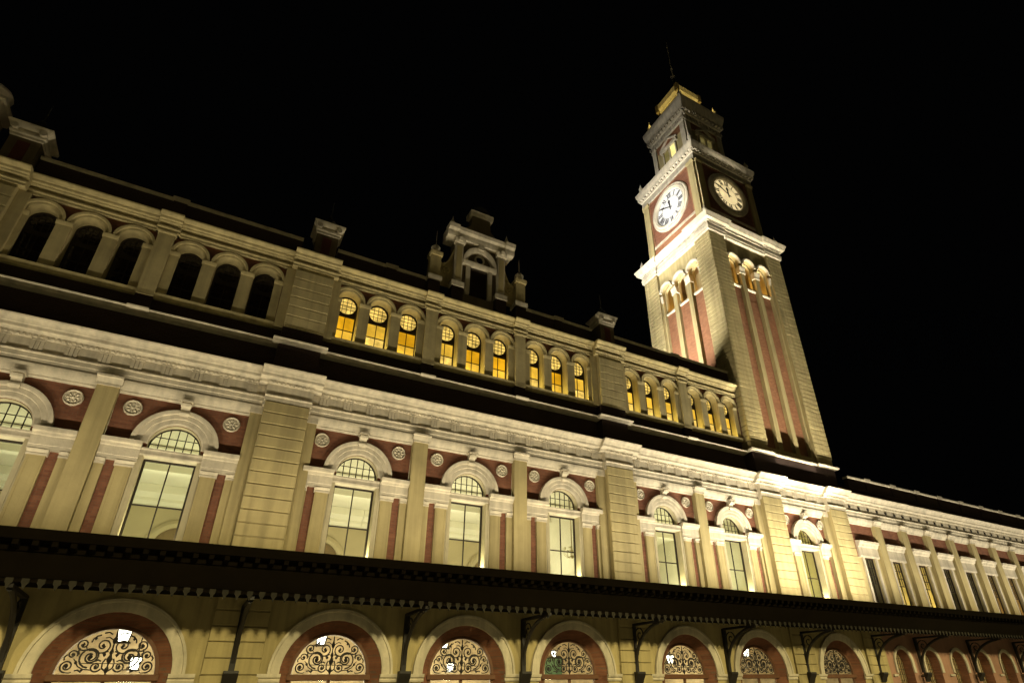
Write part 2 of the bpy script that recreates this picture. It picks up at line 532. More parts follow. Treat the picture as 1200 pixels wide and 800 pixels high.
# impost bands
IMP = [(0.0, -0.26), (-0.06, -0.26), (-0.08, -0.20), (-0.05, -0.15), (-0.12, -0.11), (-0.15, -0.03), (-0.15, 0.0), (0.0, 0.0)]
def impost(a, b):
    MB().prof(a, b, [(YG + y - 0.002, ZS + z) for y, z in IMP]).build('impost_band', 'trim', st)
for i, c in enumerate(gb):
    nxt = gb[i + 1] if i + 1 < len(gb) else None
    prev = gb[i - 1] if i else None
    if nxt is not None and nxt - c < 5.3: impost(c + 1.68, nxt - 1.68)
    else: impost(c + 1.68, c + 2.42)
    if prev is None or c - prev > 5.3: impost(c - 2.42, c - 1.68)

# ---------------- halls behind the glass
def room(par, x0, x1, y0, y1, z0, z1, m):
    t = 0.15
    a = MB().box(x0, x1, y1, y1 + t, z0, z1)
    a.build('interior_wall', m, par)
    MB().box(x0, x0 + 0.06, y0, y1 - .002, z0, z1).build('interior_wall', m, par)
    MB().box(x1 - 0.06, x1, y0, y1 - .002, z0, z1).build('interior_wall', m, par)
    MB().box(x0, x1, y0, y1 + t, z1 + .002, z1 + t).build('ceiling', m, par)
    MB().box(x0, x1, y0, y1 + t, z0 - t, z0 - .002).build('floor', m, par)
room(st, X0, XW - 0.05, 0.02, 5.2, 0.0, 5.0, 'hall')
HL = [1.0, 1.0, 1.1, 1.1, 0.8, 1.0, 1.0, 0.35]
for c, k in zip(gb, HL):
    lamp('POINT', (c + 0.4, 2.6, 2.3), 260 * k, (1.0, 0.85, 0.58), 0.25)

def upper_room(x0, x1):
    room(st, x0, x1, 0.44, 10.0, 5.95, 11.2, 'inner')
    box('rear_wall', 'innerdk', st, x0 + .07, x1 - .07, 9.90, 9.998, 5.96, 11.19)
    for y in (3.4, 6.6):
        MB().prof(x0 + .07, x1 - .07, [(y, 11.05), (y + .12, 11.05), (y + .16, 11.199), (y - .04, 11.199)]).build('ceiling_moulding', 'inner', st)
for (a, b) in ((X0, 0.2), (2.65, 16.8), (19.25, 28.3), (30.75, 34.65)): upper_room(a, b)
for c in BAYS + [TBAY]:
    h = HALF if c != TBAY else 1.95
    # moulded cornice and arched recess on the rear wall
    MB().prof(c - h + .01, c + h - .01, [(9.90, 10.30), (9.62, 10.30), (9.5, 10.45), (9.5, 10.6), (9.2, 10.8), (9.2, 11.19), (9.90, 11.19)]).build('ceiling_cornice', 'inner', st)
    MB().arc(c + 0.5, 8.3, [(1.05, 9.90), (1.05, 9.75), (1.25, 9.72), (1.42, 9.8), (1.42, 9.90)], zb=5.96).build('interior_arch', 'innerdk', st)
    MB().half(c + 0.5, 8.3, 1.05, 9.86, 9.899).build('recess', 'recess', st)
    MB().box(c - h + .3, c - h + .6, 4.6, 4.9, 5.96, 10.2).box(c - h + .24, c - h + .66, 4.54, 4.96, 10.2, 10.45).build('interior_column', 'inner', st)
    MB().box(c - h + .02, c + h - .02, 4.55, 4.95, 10.45, 10.98).build('beam', 'inner', st)
UC = [(1.0, 1.0, 0.76)] * 2 + [(1.0, 0.95, 0.76)] * 3 + [(1.0, 0.97, 0.72)] * 2 + [(1.0, 0.84, 0.28)]
UP = [165, 175, 200, 235, 195, 215, 180, 170]
for c, k, pw in zip(BAYS + [TBAY], UC, UP):
    lamp('AREA', (c, 3.0, 6.6), pw * 0.80, k, 1.6, (0, 0.25, 1), 0.8)
    lamp('AREA', (c + .8, 7.2, 6.6), pw * 0.55, k, 1.6, (0, 0.1, 1), 0.8)
    lamp('POINT', (c + .2, 6.0, 9.9), pw * 0.12, k, 0.2)

# ---------------- main storey
CAP = MB().box(-0.36, 0.36, -0.045, 0.06, 0.0, 0.10).prof(-0.40, 0.40, [(0.06, 0.10), (-0.05, 0.10), (-0.10, 0.2), (-0.13, 0.26), (-0.22, 0.28), (-0.22, 0.355), (0.06, 0.355)]).mesh('capital', M['trim'])
def rosette():
    a = MB().ring(0, 0, [(0.30, 0.05), (0.30, 0.0), (0.27, -0.05), (0.24, 0.0), (0.24, 0.05)], 24)
    a.disc(0, 0, 0.24, 0.0, 0.05, 20)
    for i in range(8):
        t = 2 * PI * i / 8
        x, z = 0.15 * math.cos(t), 0.15 * math.sin(t)
        ux, uz = math.cos(t), math.sin(t)
        vs = [(x + ux * 0.085, 0.0, z + uz * 0.085), (x - uz * 0.05, 0.0, z + ux * 0.05), (x - ux * 0.09, 0.0, z - uz * 0.09), (x + uz * 0.05, 0.0, z - ux * 0.05), (x, -0.055, z)]
        a.add(vs, [(0, 1, 4), (1, 2, 4), (2, 3, 4), (3, 0, 4)])
    a.add([(0.06 * math.cos(q * PI / 4), -0.005, 0.06 * math.sin(q * PI / 4)) for q in range(8)] + [(0, -0.08, 0)], [(q, (q + 1) % 8, 8) for q in range(8)])
    return a.mesh('rosette', M['trim'])
ROS = rosette()
KEY = MB().prof(-0.15, 0.15, [(0.10, 0.0), (-0.12, 0.0), (-0.20, 0.05), (-0.20, 0.16), (-0.14, 0.22), (-0.18, 0.30), (-0.30, 0.36), (-0.34, 0.44), (-0.30, 0.50), (0.10, 0.50)]) \
    .box(-0.20, 0.20, -0.36, 0.10, 0.50, 0.58).tube([(-0.17, -0.24, 0.40), (0.17, -0.24, 0.40)], 0.09, 8).tube([(-0.17, -0.15, 0.10), (0.17, -0.15, 0.10)], 0.07, 8).mesh('keystone', M['trim'])
MARCH = MB().arc(0, 0, [(0.845, 0.02), (0.845, -0.06), (0.90, -0.10), (1.06, -0.10), (1.08, -0.14), (1.24, -0.14), (1.26, -0.19), (1.34, -0.21), (1.40, -0.21), (1.40, 0.02)]).mesh('archivolt', M['trim'])
SIDEPIL = MB().box(-0.25, 0.25, -0.12, 0.0, 6.0, 9.0).box(-0.20, -0.17, -0.135, -0.12, 6.0, 8.9).box(0.17, 0.20, -0.135, -0.12, 6.0, 8.9).mesh('side_pilaster', M['plaster'])
SIDECAP = MB().prof(-0.29, 0.29, [(0.0, 9.0), (-0.14, 9.0), (-0.15, 9.06), (-0.13, 9.09), (-0.18, 9.14), (-0.20, 9.20), (0.0, 9.20)]).mesh('capital', M['trim'])
HALFPIL = MB().box(-0.14, 0.14, -0.12, 0.0, 6.0, 9.0).mesh('side_pilaster', M['plaster'])
HALFCAP = MB().prof(-0.15, 0.15, [(0.0, 9.0), (-0.14, 9.0), (-0.15, 9.06), (-0.13, 9.09), (-0.18, 9.14), (-0.20, 9.20), (0.0, 9.20)]).mesh('capital', M['trim'])
ENT = [(0.0, 9.20), (-0.16, 9.20), (-0.16, 9.34), (-0.18, 9.36), (-0.18, 9.66), (-0.22, 9.69), (-0.24, 9.76), (-0.32, 9.80), (-0.34, 9.90), (-0.34, 9.945), (0.0, 9.945)]
# window furniture
WFR = MB().box(-0.84, -0.76, 0, 0.08, 6.0, 9.5).box(0.76, 0.84, 0, 0.08, 6.0, 9.5).box(-0.76, 0.76, 0, 0.08, 9.43, 9.5).mesh('frame', M['frame'])
WBAR = MB().box(-0.022, 0.022, 0.01, 0.06, 6.0, 9.43).box(-0.76, -0.022, 0.012, 0.058, 7.82, 7.87).box(0.022, 0.76, 0.012, 0.058, 7.82, 7.87).mesh('glazing_bar', M['frame'])
PAN_T = MB().box(-0.76, -0.022, 0.03, 0.036, 7.87, 9.43).mesh('pane', M['pane'])
PAN_B = MB().box(-0.76, -0.022, 0.03, 0.036, 6.0, 7.82).mesh('pane', M['pane'])
LUN = MB().arc(0, 0, [(0.85, 0.0), (0.80, 0.0), (0.80, 0.07), (0.85, 0.07)], zb=-0.16)
LUN = LUN.mesh('lunette', M['frame'])
lb = MB()
for i in range(-2, 3):
    x = i * 0.27
    lb.box(x - 0.016, x + 0.016, 0.02, 0.05, -0.16, math.sqrt(0.81 ** 2 - x * x))
for z in (0.12, 0.42):
    q = math.sqrt(0.80 ** 2 - z * z)
    lb.box(-q, q, 0.024, 0.046, z - 0.014, z + 0.014)
LBAR = lb.mesh('glazing_bar', M['frame'])
LGL = MB().side(0.033, 0.037, [(-.80, -.16), (.80, -.16)] + [(.80 * math.cos(PI * i / 20), .80 * math.sin(PI * i / 20)) for i in range(21)]).mesh('pane', M['pane'])
JAMB = MB().box(-1.04, -0.84, -0.09, 0.0, 6.0, 9.5).box(-1.00, -0.96, -0.12, -0.09, 6.0, 9.5).box(0.84, 1.04, -0.09, 0.0, 6.0, 9.5).box(0.96, 1.00, -0.12, -0.09, 6.0, 9.5).mesh('window_surround', M['wframe'])
LINT = MB().prof(-1.04, 1.04, [(0.30, 9.5), (-0.10, 9.5), (-0.12, 9.56), (-0.10, 9.6), (-0.10, 9.70), (-0.13, 9.74), (-0.13, 9.79), (0.30, 9.79)]).mesh('lintel', M['trim'])
MREV = MB().arc(0, 0, [(0.846, -0.004), (0.836, -0.004), (0.836, 0.418), (0.846, 0.418)], n=20, zb=-3.98).mesh('reveal', M['wframe'])
UPL = MB().box(-0.12, 0.12, -0.05, 0.05, 0, 0.08).mesh('uplight', M['lens'])

def main_bay(c, bay_h, small=False):
    """brick bay with its aedicule window"""
    MB().archpanel(c - bay_h, c + bay_h, 5.92, 12.3, c, 0.845, 9.96, 5.97, 0.0, 0.42).build('brick_panel', 'brick', st)
    place('reveal', MREV, st, (c, 0, 9.96))
    place('window_surround', JAMB, st, (c, 0, 0))
    place('lintel', LINT, st, (c, 0, 0))
    place('archivolt', MARCH, st, (c, -0.003, 9.98))
    place('keystone', KEY, st, (c, -0.06, 11.17))
    for s_ in (-1, 1):
        place('side_pilaster', SIDEPIL, st, (c + s_ * 1.30, 0, 0))
        place('capital', SIDECAP, st, (c + s_ * 1.30, 0, 0))
        if bay_h > 2:
            place('side_pilaster', HALFPIL, st, (c + s_ * (bay_h - .15), 0, 0))
            place('capital', HALFCAP, st, (c + s_ * (bay_h - .15), 0, 0))
        e0, e1 = sorted((c + s_ * 0.97, c + s_ * (bay_h - 0.002)))
        MB().prof(e0, e1, ENT).build('aedicule_entablature', 'trim', st)
        place('rosette', ROS, st, (c + s_ * 1.62, -0.052, 11.22))
    wn = place('window', WFR, st, (c, 0.30, 0))
    place('glazing_bar', WBAR, wn)
    for dx in (0, 0.782):
        place('pane', PAN_T, wn, (dx, 0, 0)); place('pane', PAN_B, wn, (dx, 0, 0))
    ln = place('lunette', LUN, st, (c, 0.26, 9.957))
    place('glazing_bar', LBAR, ln)
    place('pane', LGL, ln)
    lamp('POINT', (c + 0.45, 0.12, 6.35), 150.0, (1.0, 0.95, 0.55), 0.05)

for c in BAYS:
    main_bay(c, 2.165)
main_bay(TBAY, 1.98)

def pilaster(par, c, hw=0.335, y=-0.30, z0=5.95, z1=11.78):
    MB().box(c - hw, c + hw, y, 0.0, z0, z1).build('pilaster', 'plaster', par)
    place('capital', CAP, par, (c, y, z1), 0, (hw / 0.335, 1, 1))
for c in PILS: pilaster(st, c)
# piers: flanking strips, core and rusticated blocks
for p in PIERS:
    for s_ in (-1, 1):
        a, b = sorted((p + s_ * 0.80, p + s_ * 1.26))
        MB().box(a, b, -0.24, 0.5, 5.95, 11.78).build('pier_strip', 'plaster', st)
        MB().box(a - .02, b + .02, -0.30, 0.5, 11.78, 12.14).build('capital', 'trim', st)
    par = box('pier', 'plaster', st, p - 0.80, p + 0.80, -0.52, 0.5, 5.95, 12.30)
    for i in range(13):
        place('stone_block', block_mesh(1.68, 0.486), par, (p, -0.585, 5.97 + i * 0.486))

# entablature (architrave, frieze, dentils, cornice); dy = extra projection on the piers
def entab(par, x0, x1, dy=0.0):
    A = [(0.4, 12.12), (-0.27, 12.12), (-0.27, 12.30), (-0.30, 12.32), (-0.30, 12.48), (-0.36, 12.51), (-0.36, 12.55), (0.4, 12.55)]
    if dy == 0.0:
        A = [(0.4, 11.70), (-0.10, 11.70), (-0.15, 11.74), (-0.15, 11.78), (-0.22, 11.86), (-0.29, 11.98), (-0.31, 12.08), (-0.31, 12.119)] + A[1:]
    MB().prof(x0, x1, [(y - dy if y < 0 else y, z) for y, z in A]).build('architrave', 'trim', par)
    MB().box(x0, x1, -0.28 - dy, 0.4, 12.552, 13.04).build('frieze', 'trim', par)
    e = 0.55 if dy else 0.0
    C = [(0.4, 13.042), (-0.32, 13.042), (-0.34, 13.06), (-0.36, 13.16), (-0.42, 13.18), (-0.46, 13.22), (-0.58, 13.25), (-0.60, 13.36), (-0.64, 13.38), (-0.68, 13.45), (-0.78, 13.52), (-0.84, 13.55), (-0.86, 13.60), (0.4, 13.68)]
    MB().prof(x0 - e * .55, x1 + e * .55, [(y - dy if y < 0 else y, z) for y, z in C]).build('cornice', 'trim', par)
    d = MB()
    n = int((x1 - x0) / 0.16)
    for i in range(n):
        x = x0 + (i + 0.5) * (x1 - x0) / n
        d.box(x - 0.042, x + 0.042, -0.42 - dy, -0.30 - dy, 13.07, 13.15)
    d.build('dentil_row', 'trim', par, 'stuff', False)
TRI = MB()
for i in (-1, 0, 1): TRI.prof(-0.055 + i * 0.13, 0.055 + i * 0.13, [(0.01, 0.03), (-0.03, 0.03), (-0.03, 0.38), (0.01, 0.38)])
TRI.box(-0.21, 0.21, -0.045, 0.01, 0.38, 0.412)
TRI = TRI.mesh('triglyph', M['trim'])
def triglyphs(par, x0, x1):
    n = max(1, round((x1 - x0) / 1.01))
    for i in range(n):
        place('triglyph', TRI, par, (x0 + (i + 0.5) * (x1 - x0) / n, -0.282, 12.555), 0, (1, 1.3, 1.17))
segs = []
xs = [X0] + PIERS + [XW]
for i, p in enumerate(PIERS):
    a = X0 if i == 0 else PIERS[i - 1] + 0.90
    entab(st, a, p - 0.90)
    triglyphs(st, max(a, -12.5), p - 0.90)
    entab(st, p - 0.897, p + 0.897, 0.26)
entab(st, PIERS[-1] + 0.9, XW)
# plain wall left of the first pier
box('brick_panel', 'brick', st, X0, PIERS[0] - 1.17, 0, 0.5, 5.92, 12.3)

# ---------------- attic storey
box('attic_plinth', 'shadebrick', st, X0, 28.5, 0.06, 0.5, 13.6, 15.95)
LED = [(0.06, 15.02), (-0.24, 15.02), (-0.30, 15.07), (-0.42, 15.12), (-0.43, 15.17), (0.06, 15.24)]
def ledge(a, b, dy=0, z=0):
    MB().prof(a, b, [(y - dy if y < 0 else y, zz + z) for y, zz in LED]).build('string_course', 'trim', st)
for (a, b) in ((X0, PIERS[0] - 1.1), (PIERS[0] + 1.1, PIERS[1] - 1.1), (PIERS[1] + 1.1, PIERS[2] - 1.1), (PIERS[2] + 1.1, 28.44)): ledge(a, b)
for p in PIERS[:3]:
    ledge(p - 1.098, p + 1.098, 0.32)
    box('pier_pedestal', 'shadebrick', st, p - 0.86, p + 0.86, -0.45, 0.055, 13.7, 15.015)
    box('pier_pedestal', 'shadebrick', st, p - 0.84, p + 0.84, -0.40, 0.055, 15.245, 15.9)
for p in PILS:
    box('pilaster_pedestal', 'shadebrick', st, p - 0.30, p + 0.30, -0.2, 0.055, 15.245, 15.9)
    MB().prof(p - 0.36, p + 0.36, [(y - .1 if y < 0 else y, zz + .004) for y, zz in LED]).build('string_course', 'trim', st)
SILL = [(0.06, 15.92), (-0.10, 15.92), (-0.16, 15.98), (-0.18, 16.14), (0.06, 16.18)]
HOOD = MB().arc(0, 0, [(0.505, 0.02), (0.505, -0.05), (0.54, -0.07), (0.60, -0.07), (0.62, -0.12), (0.70, -0.14), (0.72, -0.14), (0.72, 0.02)], n=18).mesh('archivolt', M['attic'])
JIMP = MB().box(-0.24, 0.24, -0.09, 0.0, 16.18, 18.14).prof(-0.27, 0.27, [(0, 18.14), (-0.10, 18.14), (-0.13, 18.2), (-0.14, 18.32), (0, 18.32)]).mesh('impost_pier', M['attic'])
AWF = MB().box(-0.50, -0.43, 0, 0.07, 16.15, 18.35).box(0.43, 0.50, 0, 0.07, 16.15, 18.35).arc(0, 18.36, [(0.505, 0), (0.42, 0), (0.42, 0.07), (0.505, 0.07)], n=16)
AWF.box(-0.43, 0.43, 0.0, 0.07, 17.72, 17.86)
for s_ in (-1, 1):   # dark spandrels below the round light
    AWF.add([(s_ * 0.43, 0.03, 17.86), (s_ * 0.43, 0.03, 18.34), (s_ * 0.41, 0.03, 18.26), (s_ * 0.36, 0.03, 18.13), (s_ * 0.27, 0.03, 18.01), (s_ * 0.15, 0.03, 17.94), (0, 0.03, 17.92), (0, 0.03, 17.86)], [(0, 1, 2), (0, 2, 3), (0, 3, 4), (0, 4, 5), (0, 5, 6), (0, 6, 7)])
AWF = AWF.mesh('frame', M['frame'])
ab = MB().box(-0.016, 0.016, 0.0, 0.05, 16.15, 17.72).box(-0.43, 0.43, 0.004, 0.046, 16.96, 17.0)
for x in (-0.2, 0, 0.2): ab.box(x - 0.011, x + 0.011, 0.01, 0.04, 18.36 - math.sqrt(.42 ** 2 - x * x), 18.36 + math.sqrt(.42 ** 2 - x * x))
for z in (-0.2, 0, 0.2): ab.box(-math.sqrt(.42 ** 2 - z * z), math.sqrt(.42 ** 2 - z * z), 0.014, 0.036, 18.36 + z - .011, 18.36 + z + .011)
ABAR = ab.mesh('glazing_bar', M['frame'])
def apanes(hi, up, lo):
    return (MB().disc(0, 18.36, 0.43, 0.04, 0.05, 24).mesh('pane', M[hi], False),
            MB().box(-0.43, -0.016, 0.04, 0.05, 17.0, 17.72).mesh('pane', M[up], False),
            MB().box(-0.43, -0.016, 0.04, 0.05, 16.15, 16.96).mesh('pane', M[lo], False))
LITP = apanes('amberhi', 'amber', 'amberlo')
LITY = apanes('amberhi', 'amberlo', 'amberhi')
DRKP = apanes('dkpane', 'dkpane', 'dkpane')

def attic_bay(c, lit):
    MB().prof(c - 2.2, c + 2.2, SILL).build('sill', 'attic', st)
    for k in (-1, 0, 1):
        x = c + k * 1.5
        a, b = x - 0.75, x + 0.75
        if k == -1: a = c - 2.505
        if k == 1: b = c + 2.505
        MB().archpanel(a, b, 15.951, 19.12, x, 0.505, 18.36, 16.15, 0.0, 0.62).build('attic_wall', 'brick', st)
        place('archivolt', HOOD, st, (x, 0, 18.36))
        # warm reveal lining
        MB().arc(x, 18.36, [(0.506, 0.004), (0.498, 0.004), (0.498, 0.45), (0.506, 0.45)], n=16, zb=16.19).build('reveal', 'attic', st)
        wn = place('window', AWF, st, (x, 0.45, 0))
        place('glazing_bar', ABAR, wn)
        P = DRKP if not lit else (LITY if x > 19.5 or random.random() < .25 else LITP)
        place('pane', P[0], wn)
        for dx in (0, 0.446): place('pane', P[1], wn, (dx, 0, 0)); place('pane', P[2], wn, (dx, 0, 0))
        if lit:
            place('uplight', UPL, wn, (-0.30, -0.31, 16.16), 0, (.6, .6, .4))
            lamp('POINT', (x - 0.30, 0.14, 16.36), 32.0, (1.0, 0.82, 0.24), 0.04)
    for x in (c - 2.02, c - 0.75, c + 0.75, c + 2.02):
        place('impost_pier', JIMP, st, (x, 0, 0), 0, (.7 if abs(x - c) > 2 else 1, 1, 1))
for c in BAYS: attic_bay(c, c > 0)
box('attic_wall', 'brick', st, X0, PIERS[0] - 0.8, 0, 0.5, 15.951, 19.12)
for c in PILS:
    MB().box(c - 0.30, c + 0.30, -0.24, -0.002, 15.9, 19.0).prof(c - 0.34, c + 0.34, [(-.002, 19.0), (-0.26, 19.0), (-0.3, 19.06), (-0.3, 19.12), (-.002, 19.12)]).build('attic_pilaster', 'attic', st)
for p in PIERS[:3]:
    for s_ in (-1, 1):
        a, b = sorted((p + s_ * 0.81, p + s_ * 1.20))
        MB().box(a, b, -0.22, 0.5, 15.93, 19.10).build('pier_strip', 'attic', st)
    par = box('attic_pier', 'attic', st, p - 0.80, p + 0.80, -0.46, 0.5, 15.9, 19.3)
    for i in range(6):
        place('stone_block', block_mesh(1.66, 0.5, 0.06, 'attic'), par, (p, -0.52, 15.95 + i * 0.5))
def attic_cornice(x0, x1, dy=0.0):
    A = [(0.5, 19.122), (-0.14, 19.122), (-0.14, 19.24), (-0.18, 19.28), (-0.18, 19.34), (-0.05, 19.36), (-0.05, 19.50), (-0.14, 19.52), (-0.20, 19.58), (-0.20, 19.62), (-0.28, 19.66), (-0.30, 19.76), (-0.40, 19.80), (-0.46, 19.88), (-0.46, 19.94), (0.5, 19.98)]
    MB().prof(x0, x1, [(y - dy if y < 0 else y, z) for y, z in A]).build('attic_cornice', 'attic', st)
xa = X0
for p in PIERS[:3]:
    attic_cornice(xa, p - 1.02)
    attic_cornice(p - 1.018, p + 1.018, 0.36)
    xa = p + 1.02
attic_cornice(xa, 28.5)
for p in PILS: attic_cornice(p - 0.42, p + 0.42, 0.14)
# parapet
def parapet(par, x0, x1, z0, z1, posts, y=0.12, m='shadebrick'):
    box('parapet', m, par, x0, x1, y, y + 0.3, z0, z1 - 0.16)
    MB().prof(x0, x1, [(y + 0.36, z1 - .158), (y - 0.06, z1 - .158), (y - 0.10, z1 - 0.12), (y - 0.10, z1 - 0.02), (y + .1, z1), (y + 0.36, z1)]).build('coping', 'trim', par)
    for q in posts:
        box('parapet_post', m, par, q - 0.26, q + 0.26, y - 0.06, y + 0.36, z0 + .002, z1 - 0.162)
        MB().box(q - 0.32, q + 0.32, y - 0.14, y + 0.40, z1 - 0.16, z1 + 0.05).build('coping', 'trim', par)
for a, b, ps in ((X0, PIERS[0] - .8, []), (PIERS[0] + .8, PIERS[1] - .8, [PILS[0]]), (PIERS[1] + .8, 7.0, [5.0]), (12.5, PIERS[2] - .8, [14.9]), (PIERS[2] + .8, 28.45, [PILS[3]])):
    parapet(st, a, b, 19.98, 21.22, ps)
box('flat_roof', 'roof', st, X0, 28.5, 0.5, 16, 19.4, 19.6)

# turrets over the piers
def turret(c, y0=-0.15):
    c += 0.20
    t = MB().box(c - 0.50, c + 0.50, y0, y0 + 1.0, 19.96, 22.0).build('roof_turret', 'shadeplaster', st)
    MB().prof(c - 0.20, c + 0.20, [(y0 - .01, 20.3), (y0 - .03, 20.3), (y0 - .03, 21.7), (y0 - .01, 21.7)]).build('panel', 'winered', t)
    MB().square(c, y0 + 0.5, 0.50, [(0.0, 21.88), (0.04, 21.92), (0.04, 22.02), (0.09, 22.07), (0.10, 22.15), (0.06, 22.18), (0.06, 22.30), (0.12, 22.34), (0.20, 22.44), (0.22, 22.50), (0.22, 22.55), (0.08, 22.60)]).build('turret_cap', 'trim', t)
    for s_ in (-1, 1):
        MB().tube([(c + s_ * .46, y0 - .22, 22.26), (c + s_ * .46, y0 - .02, 22.26)], 0.13, 10).build('volute', 'trim', t)
    MB().lathe(c, y0 + 0.5, [(0.42, 22.56), (0.44, 22.7), (0.40, 22.95), (0.28, 23.15), (0.14, 23.28), (0.10, 23.34), (0.12, 23.4), (0.03, 23.5), (0.02, 24.5), (0.0, 24.52)], 16).build('dome', 'roof', t)
for p in PIERS[:3]: turret(p)
for o in list(st.children):
    if o.name.startswith('roof_turret'): o.location.z = -0.25
# big scrolled pinnacle at the left end
pin = MB().box(-12.4, -11.3, 0.0, 1.2, 19.96, 22.9).build('roof_pinnacle', 'plaster', st)
MB().square(-11.85, 0.6, 0.55, [(0, 22.9), (.1, 23.0), (.15, 23.2), (.22, 23.25), (.22, 23.4), (.1, 23.5)]).build('turret_cap', 'trim', pin)
MB().lathe(-11.75, 0.5, [(0.25, 23.45), (0.55, 23.7), (0.60, 23.95), (0.5, 24.15), (0.28, 24.3), (0.22, 24.4), (0.0, 24.5)], 16).build('urn', 'trim', pin)

# ---------------- roof gable over the middle bay
GC, GY = 9.75, -0.18
gab = box('roof_gable', 'shadeplaster', st, GC - 1.5, GC + 1.5, GY + 0.25, GY + 0.9, 19.97, 24.0)
MB().prof(GC - 2.0, GC + 2.0, [(GY + .9, 24.0), (GY - .02, 24.0), (GY - .06, 24.1), (GY - .06, 24.32), (GY - .2, 24.42), (GY - .24, 24.6), (GY + .9, 24.66)]).build('gable_cornice', 'trim', gab)
for s_ in (-1, 1):
    x = GC + s_ * 1.28
    MB().box(x - 0.22, x + 0.22, GY, GY + .249, 21.3, 23.7).prof(x - .3, x + .3, [(GY + .249, 23.7), (GY - .04, 23.7), (GY - .1, 23.8), (GY - .12, 23.998), (GY + .249, 23.998)]).build('gable_pilaster', 'trim', gab)
    MB().box(x - 0.36, x + 0.36, GY - .1, GY + .3, 21.0, 21.296).build('pilaster_base', 'trim', gab)
    box('pilaster_pedestal', 'shadebrick', gab, x - 0.32, x + 0.32, GY - .06, GY + .25, 19.98, 20.998)
    xx = GC + s_ * 1.74
    MB().prof(xx - .30, xx + .30, [(GY + .3, 23.99), (GY - .08, 23.99), (GY - .12, 24.08), (GY - .12, 24.30), (GY - .28, 24.40), (GY - .33, 24.62), (GY + .3, 24.69)]).build('cornice_break', 'trim', gab)
    MB().prof(x - .10, x + .10, [(GY + .1, 23.74), (GY - .16, 23.80), (GY - .22, 23.98), (GY + .1, 23.98)]).build('console', 'trim', gab)
    jx = GC + s_ * 0.66
    MB().box(jx - .12, jx + .12, GY + .12, GY + .249, 20.9, 22.598).build('niche_jamb', 'trim', gab)
    MB().prof(x - .15, x + .15, [(GY - .001, 21.5), (GY - .03, 21.5), (GY - .03, 23.5), (GY - .001, 23.5)]).build('pilaster_panel', 'plaster', gab)
    # side pinnacle and volute wing
    q = GC + s_ * 2.55
    MB().box(q - 0.32, q + 0.32, GY, GY + .6, 19.98, 21.0).build('pinnacle_pedestal', 'shadebrick', gab)
    MB().prof(q - .38, q + .38, [(GY + .62, 21.002), (GY - .06, 21.002), (GY - .1, 21.1), (GY - .1, 21.25), (GY + .62, 21.25)]).build('pinnacle_base', 'trim', gab)
    MB().box(q - 0.28, q + 0.28, GY + .04, GY + .55, 21.252, 22.5).prof(q - .34, q + .34, [(GY + .6, 22.502), (GY - .02, 22.502), (GY - .06, 22.6), (GY - .06, 22.72), (GY + .6, 22.72)]).build('pinnacle', 'plaster', gab)
    MB().lathe(q, GY + .28, [(0.14, 22.72), (0.16, 22.85), (0.26, 22.95), (0.26, 23.1), (0.12, 23.25), (0.03, 23.35), (0.012, 23.5), (0.010, 24.2), (0, 24.22)], 12).build('finial', 'trim', gab)
    inner, outer = GC + s_ * 1.5, q - s_ * .28
    P = [(inner, 21.2), (outer, 21.2)]
    for i in range(9):
        t = i / 8
        P.append((outer + (inner - outer) * t, 22.35 + 1.0 * t * t - 0.20 * math.sin(PI * t)))
    MB().side(GY + .3, GY + .6, P).build('volute_wing', 'plaster', gab)
    MB().tube(spiral((inner + outer) / 2, 22.05, 0.34, 0.06, 90, -s_ * 1.6, GY + .27), 0.055, 6).build('volute', 'plaster', gab)
    MB().tube([(p_[0], GY + .27, p_[1]) for p_ in P[2:]], 0.06, 6).build('wing_rim', 'plaster', gab)
MB().arc(GC, 22.85, [(0.72, GY + .25), (0.72, GY + .10), (0.80, GY + .06), (0.96, GY + .02), (1.0, GY + .02), (1.0, GY + .25)], n=20).build('gable_arch', 'trim', gab)
MB().prof(GC - 1.02, GC + 1.02, [(GY + .25, 22.6), (GY + .08, 22.6), (GY + .02, 22.72), (GY + .02, 22.84), (GY + .25, 22.84)]).build('gable_lintel', 'trim', gab)
MB().ring(GC, 23.15, [(0.30, GY + .26), (0.30, GY + .14), (0.22, GY + .14), (0.22, GY + .26)], 20).build('oculus_rim', 'trim', gab)
MB().disc(GC, 23.15, 0.22, GY + .22, GY + .26, 20).build('oculus', 'dkpane', gab)
box('niche', 'dkpane', gab, GC - 0.52, GC + 0.52, GY + .235, GY + .26, 20.9, 22.6)
MB().box(GC - .16, GC + .16, GY - .06, GY + .26, 23.7, 23.998).build('keystone', 'trim', gab)
P = [(GC - 1.3, 24.66), (GC + 1.3, 24.66), (GC + 0.95, 25.0), (GC + 0.62, 25.3), (GC + 0.55, 26.0), (GC - 0.55, 26.0), (GC - 0.62, 25.3), (GC - 0.95, 25.0)]
MB().side(GY + .2, GY + .7, P).build('gable_crown', 'shadeplaster', gab)
MB().prof(GC - .72, GC + .72, [(GY + .8, 26.0), (GY + .12, 26.0), (GY + .04, 26.12), (GY + .02, 26.26), (GY + .8, 26.3)]).build('crown_cornice', 'trim', gab)
MB().arc(GC, 26.3, [(0.0, GY + .2), (0.55, GY + .2), (0.55, GY + .7), (0.0, GY + .7)], n=14).build('crown_shell', 'roof', gab)
for s_ in (-1, 1):
    MB().lathe(GC + s_ * 1.7, GY + .3, [(0.12, 24.66), (0.2, 24.85), (0.22, 25.0), (0.1, 25.2), (0.03, 25.4), (0, 25.6)], 12).build('finial', 'trim', gab)

gab.scale.z = 1.12
gab.location.z = -21.0 * 0.12

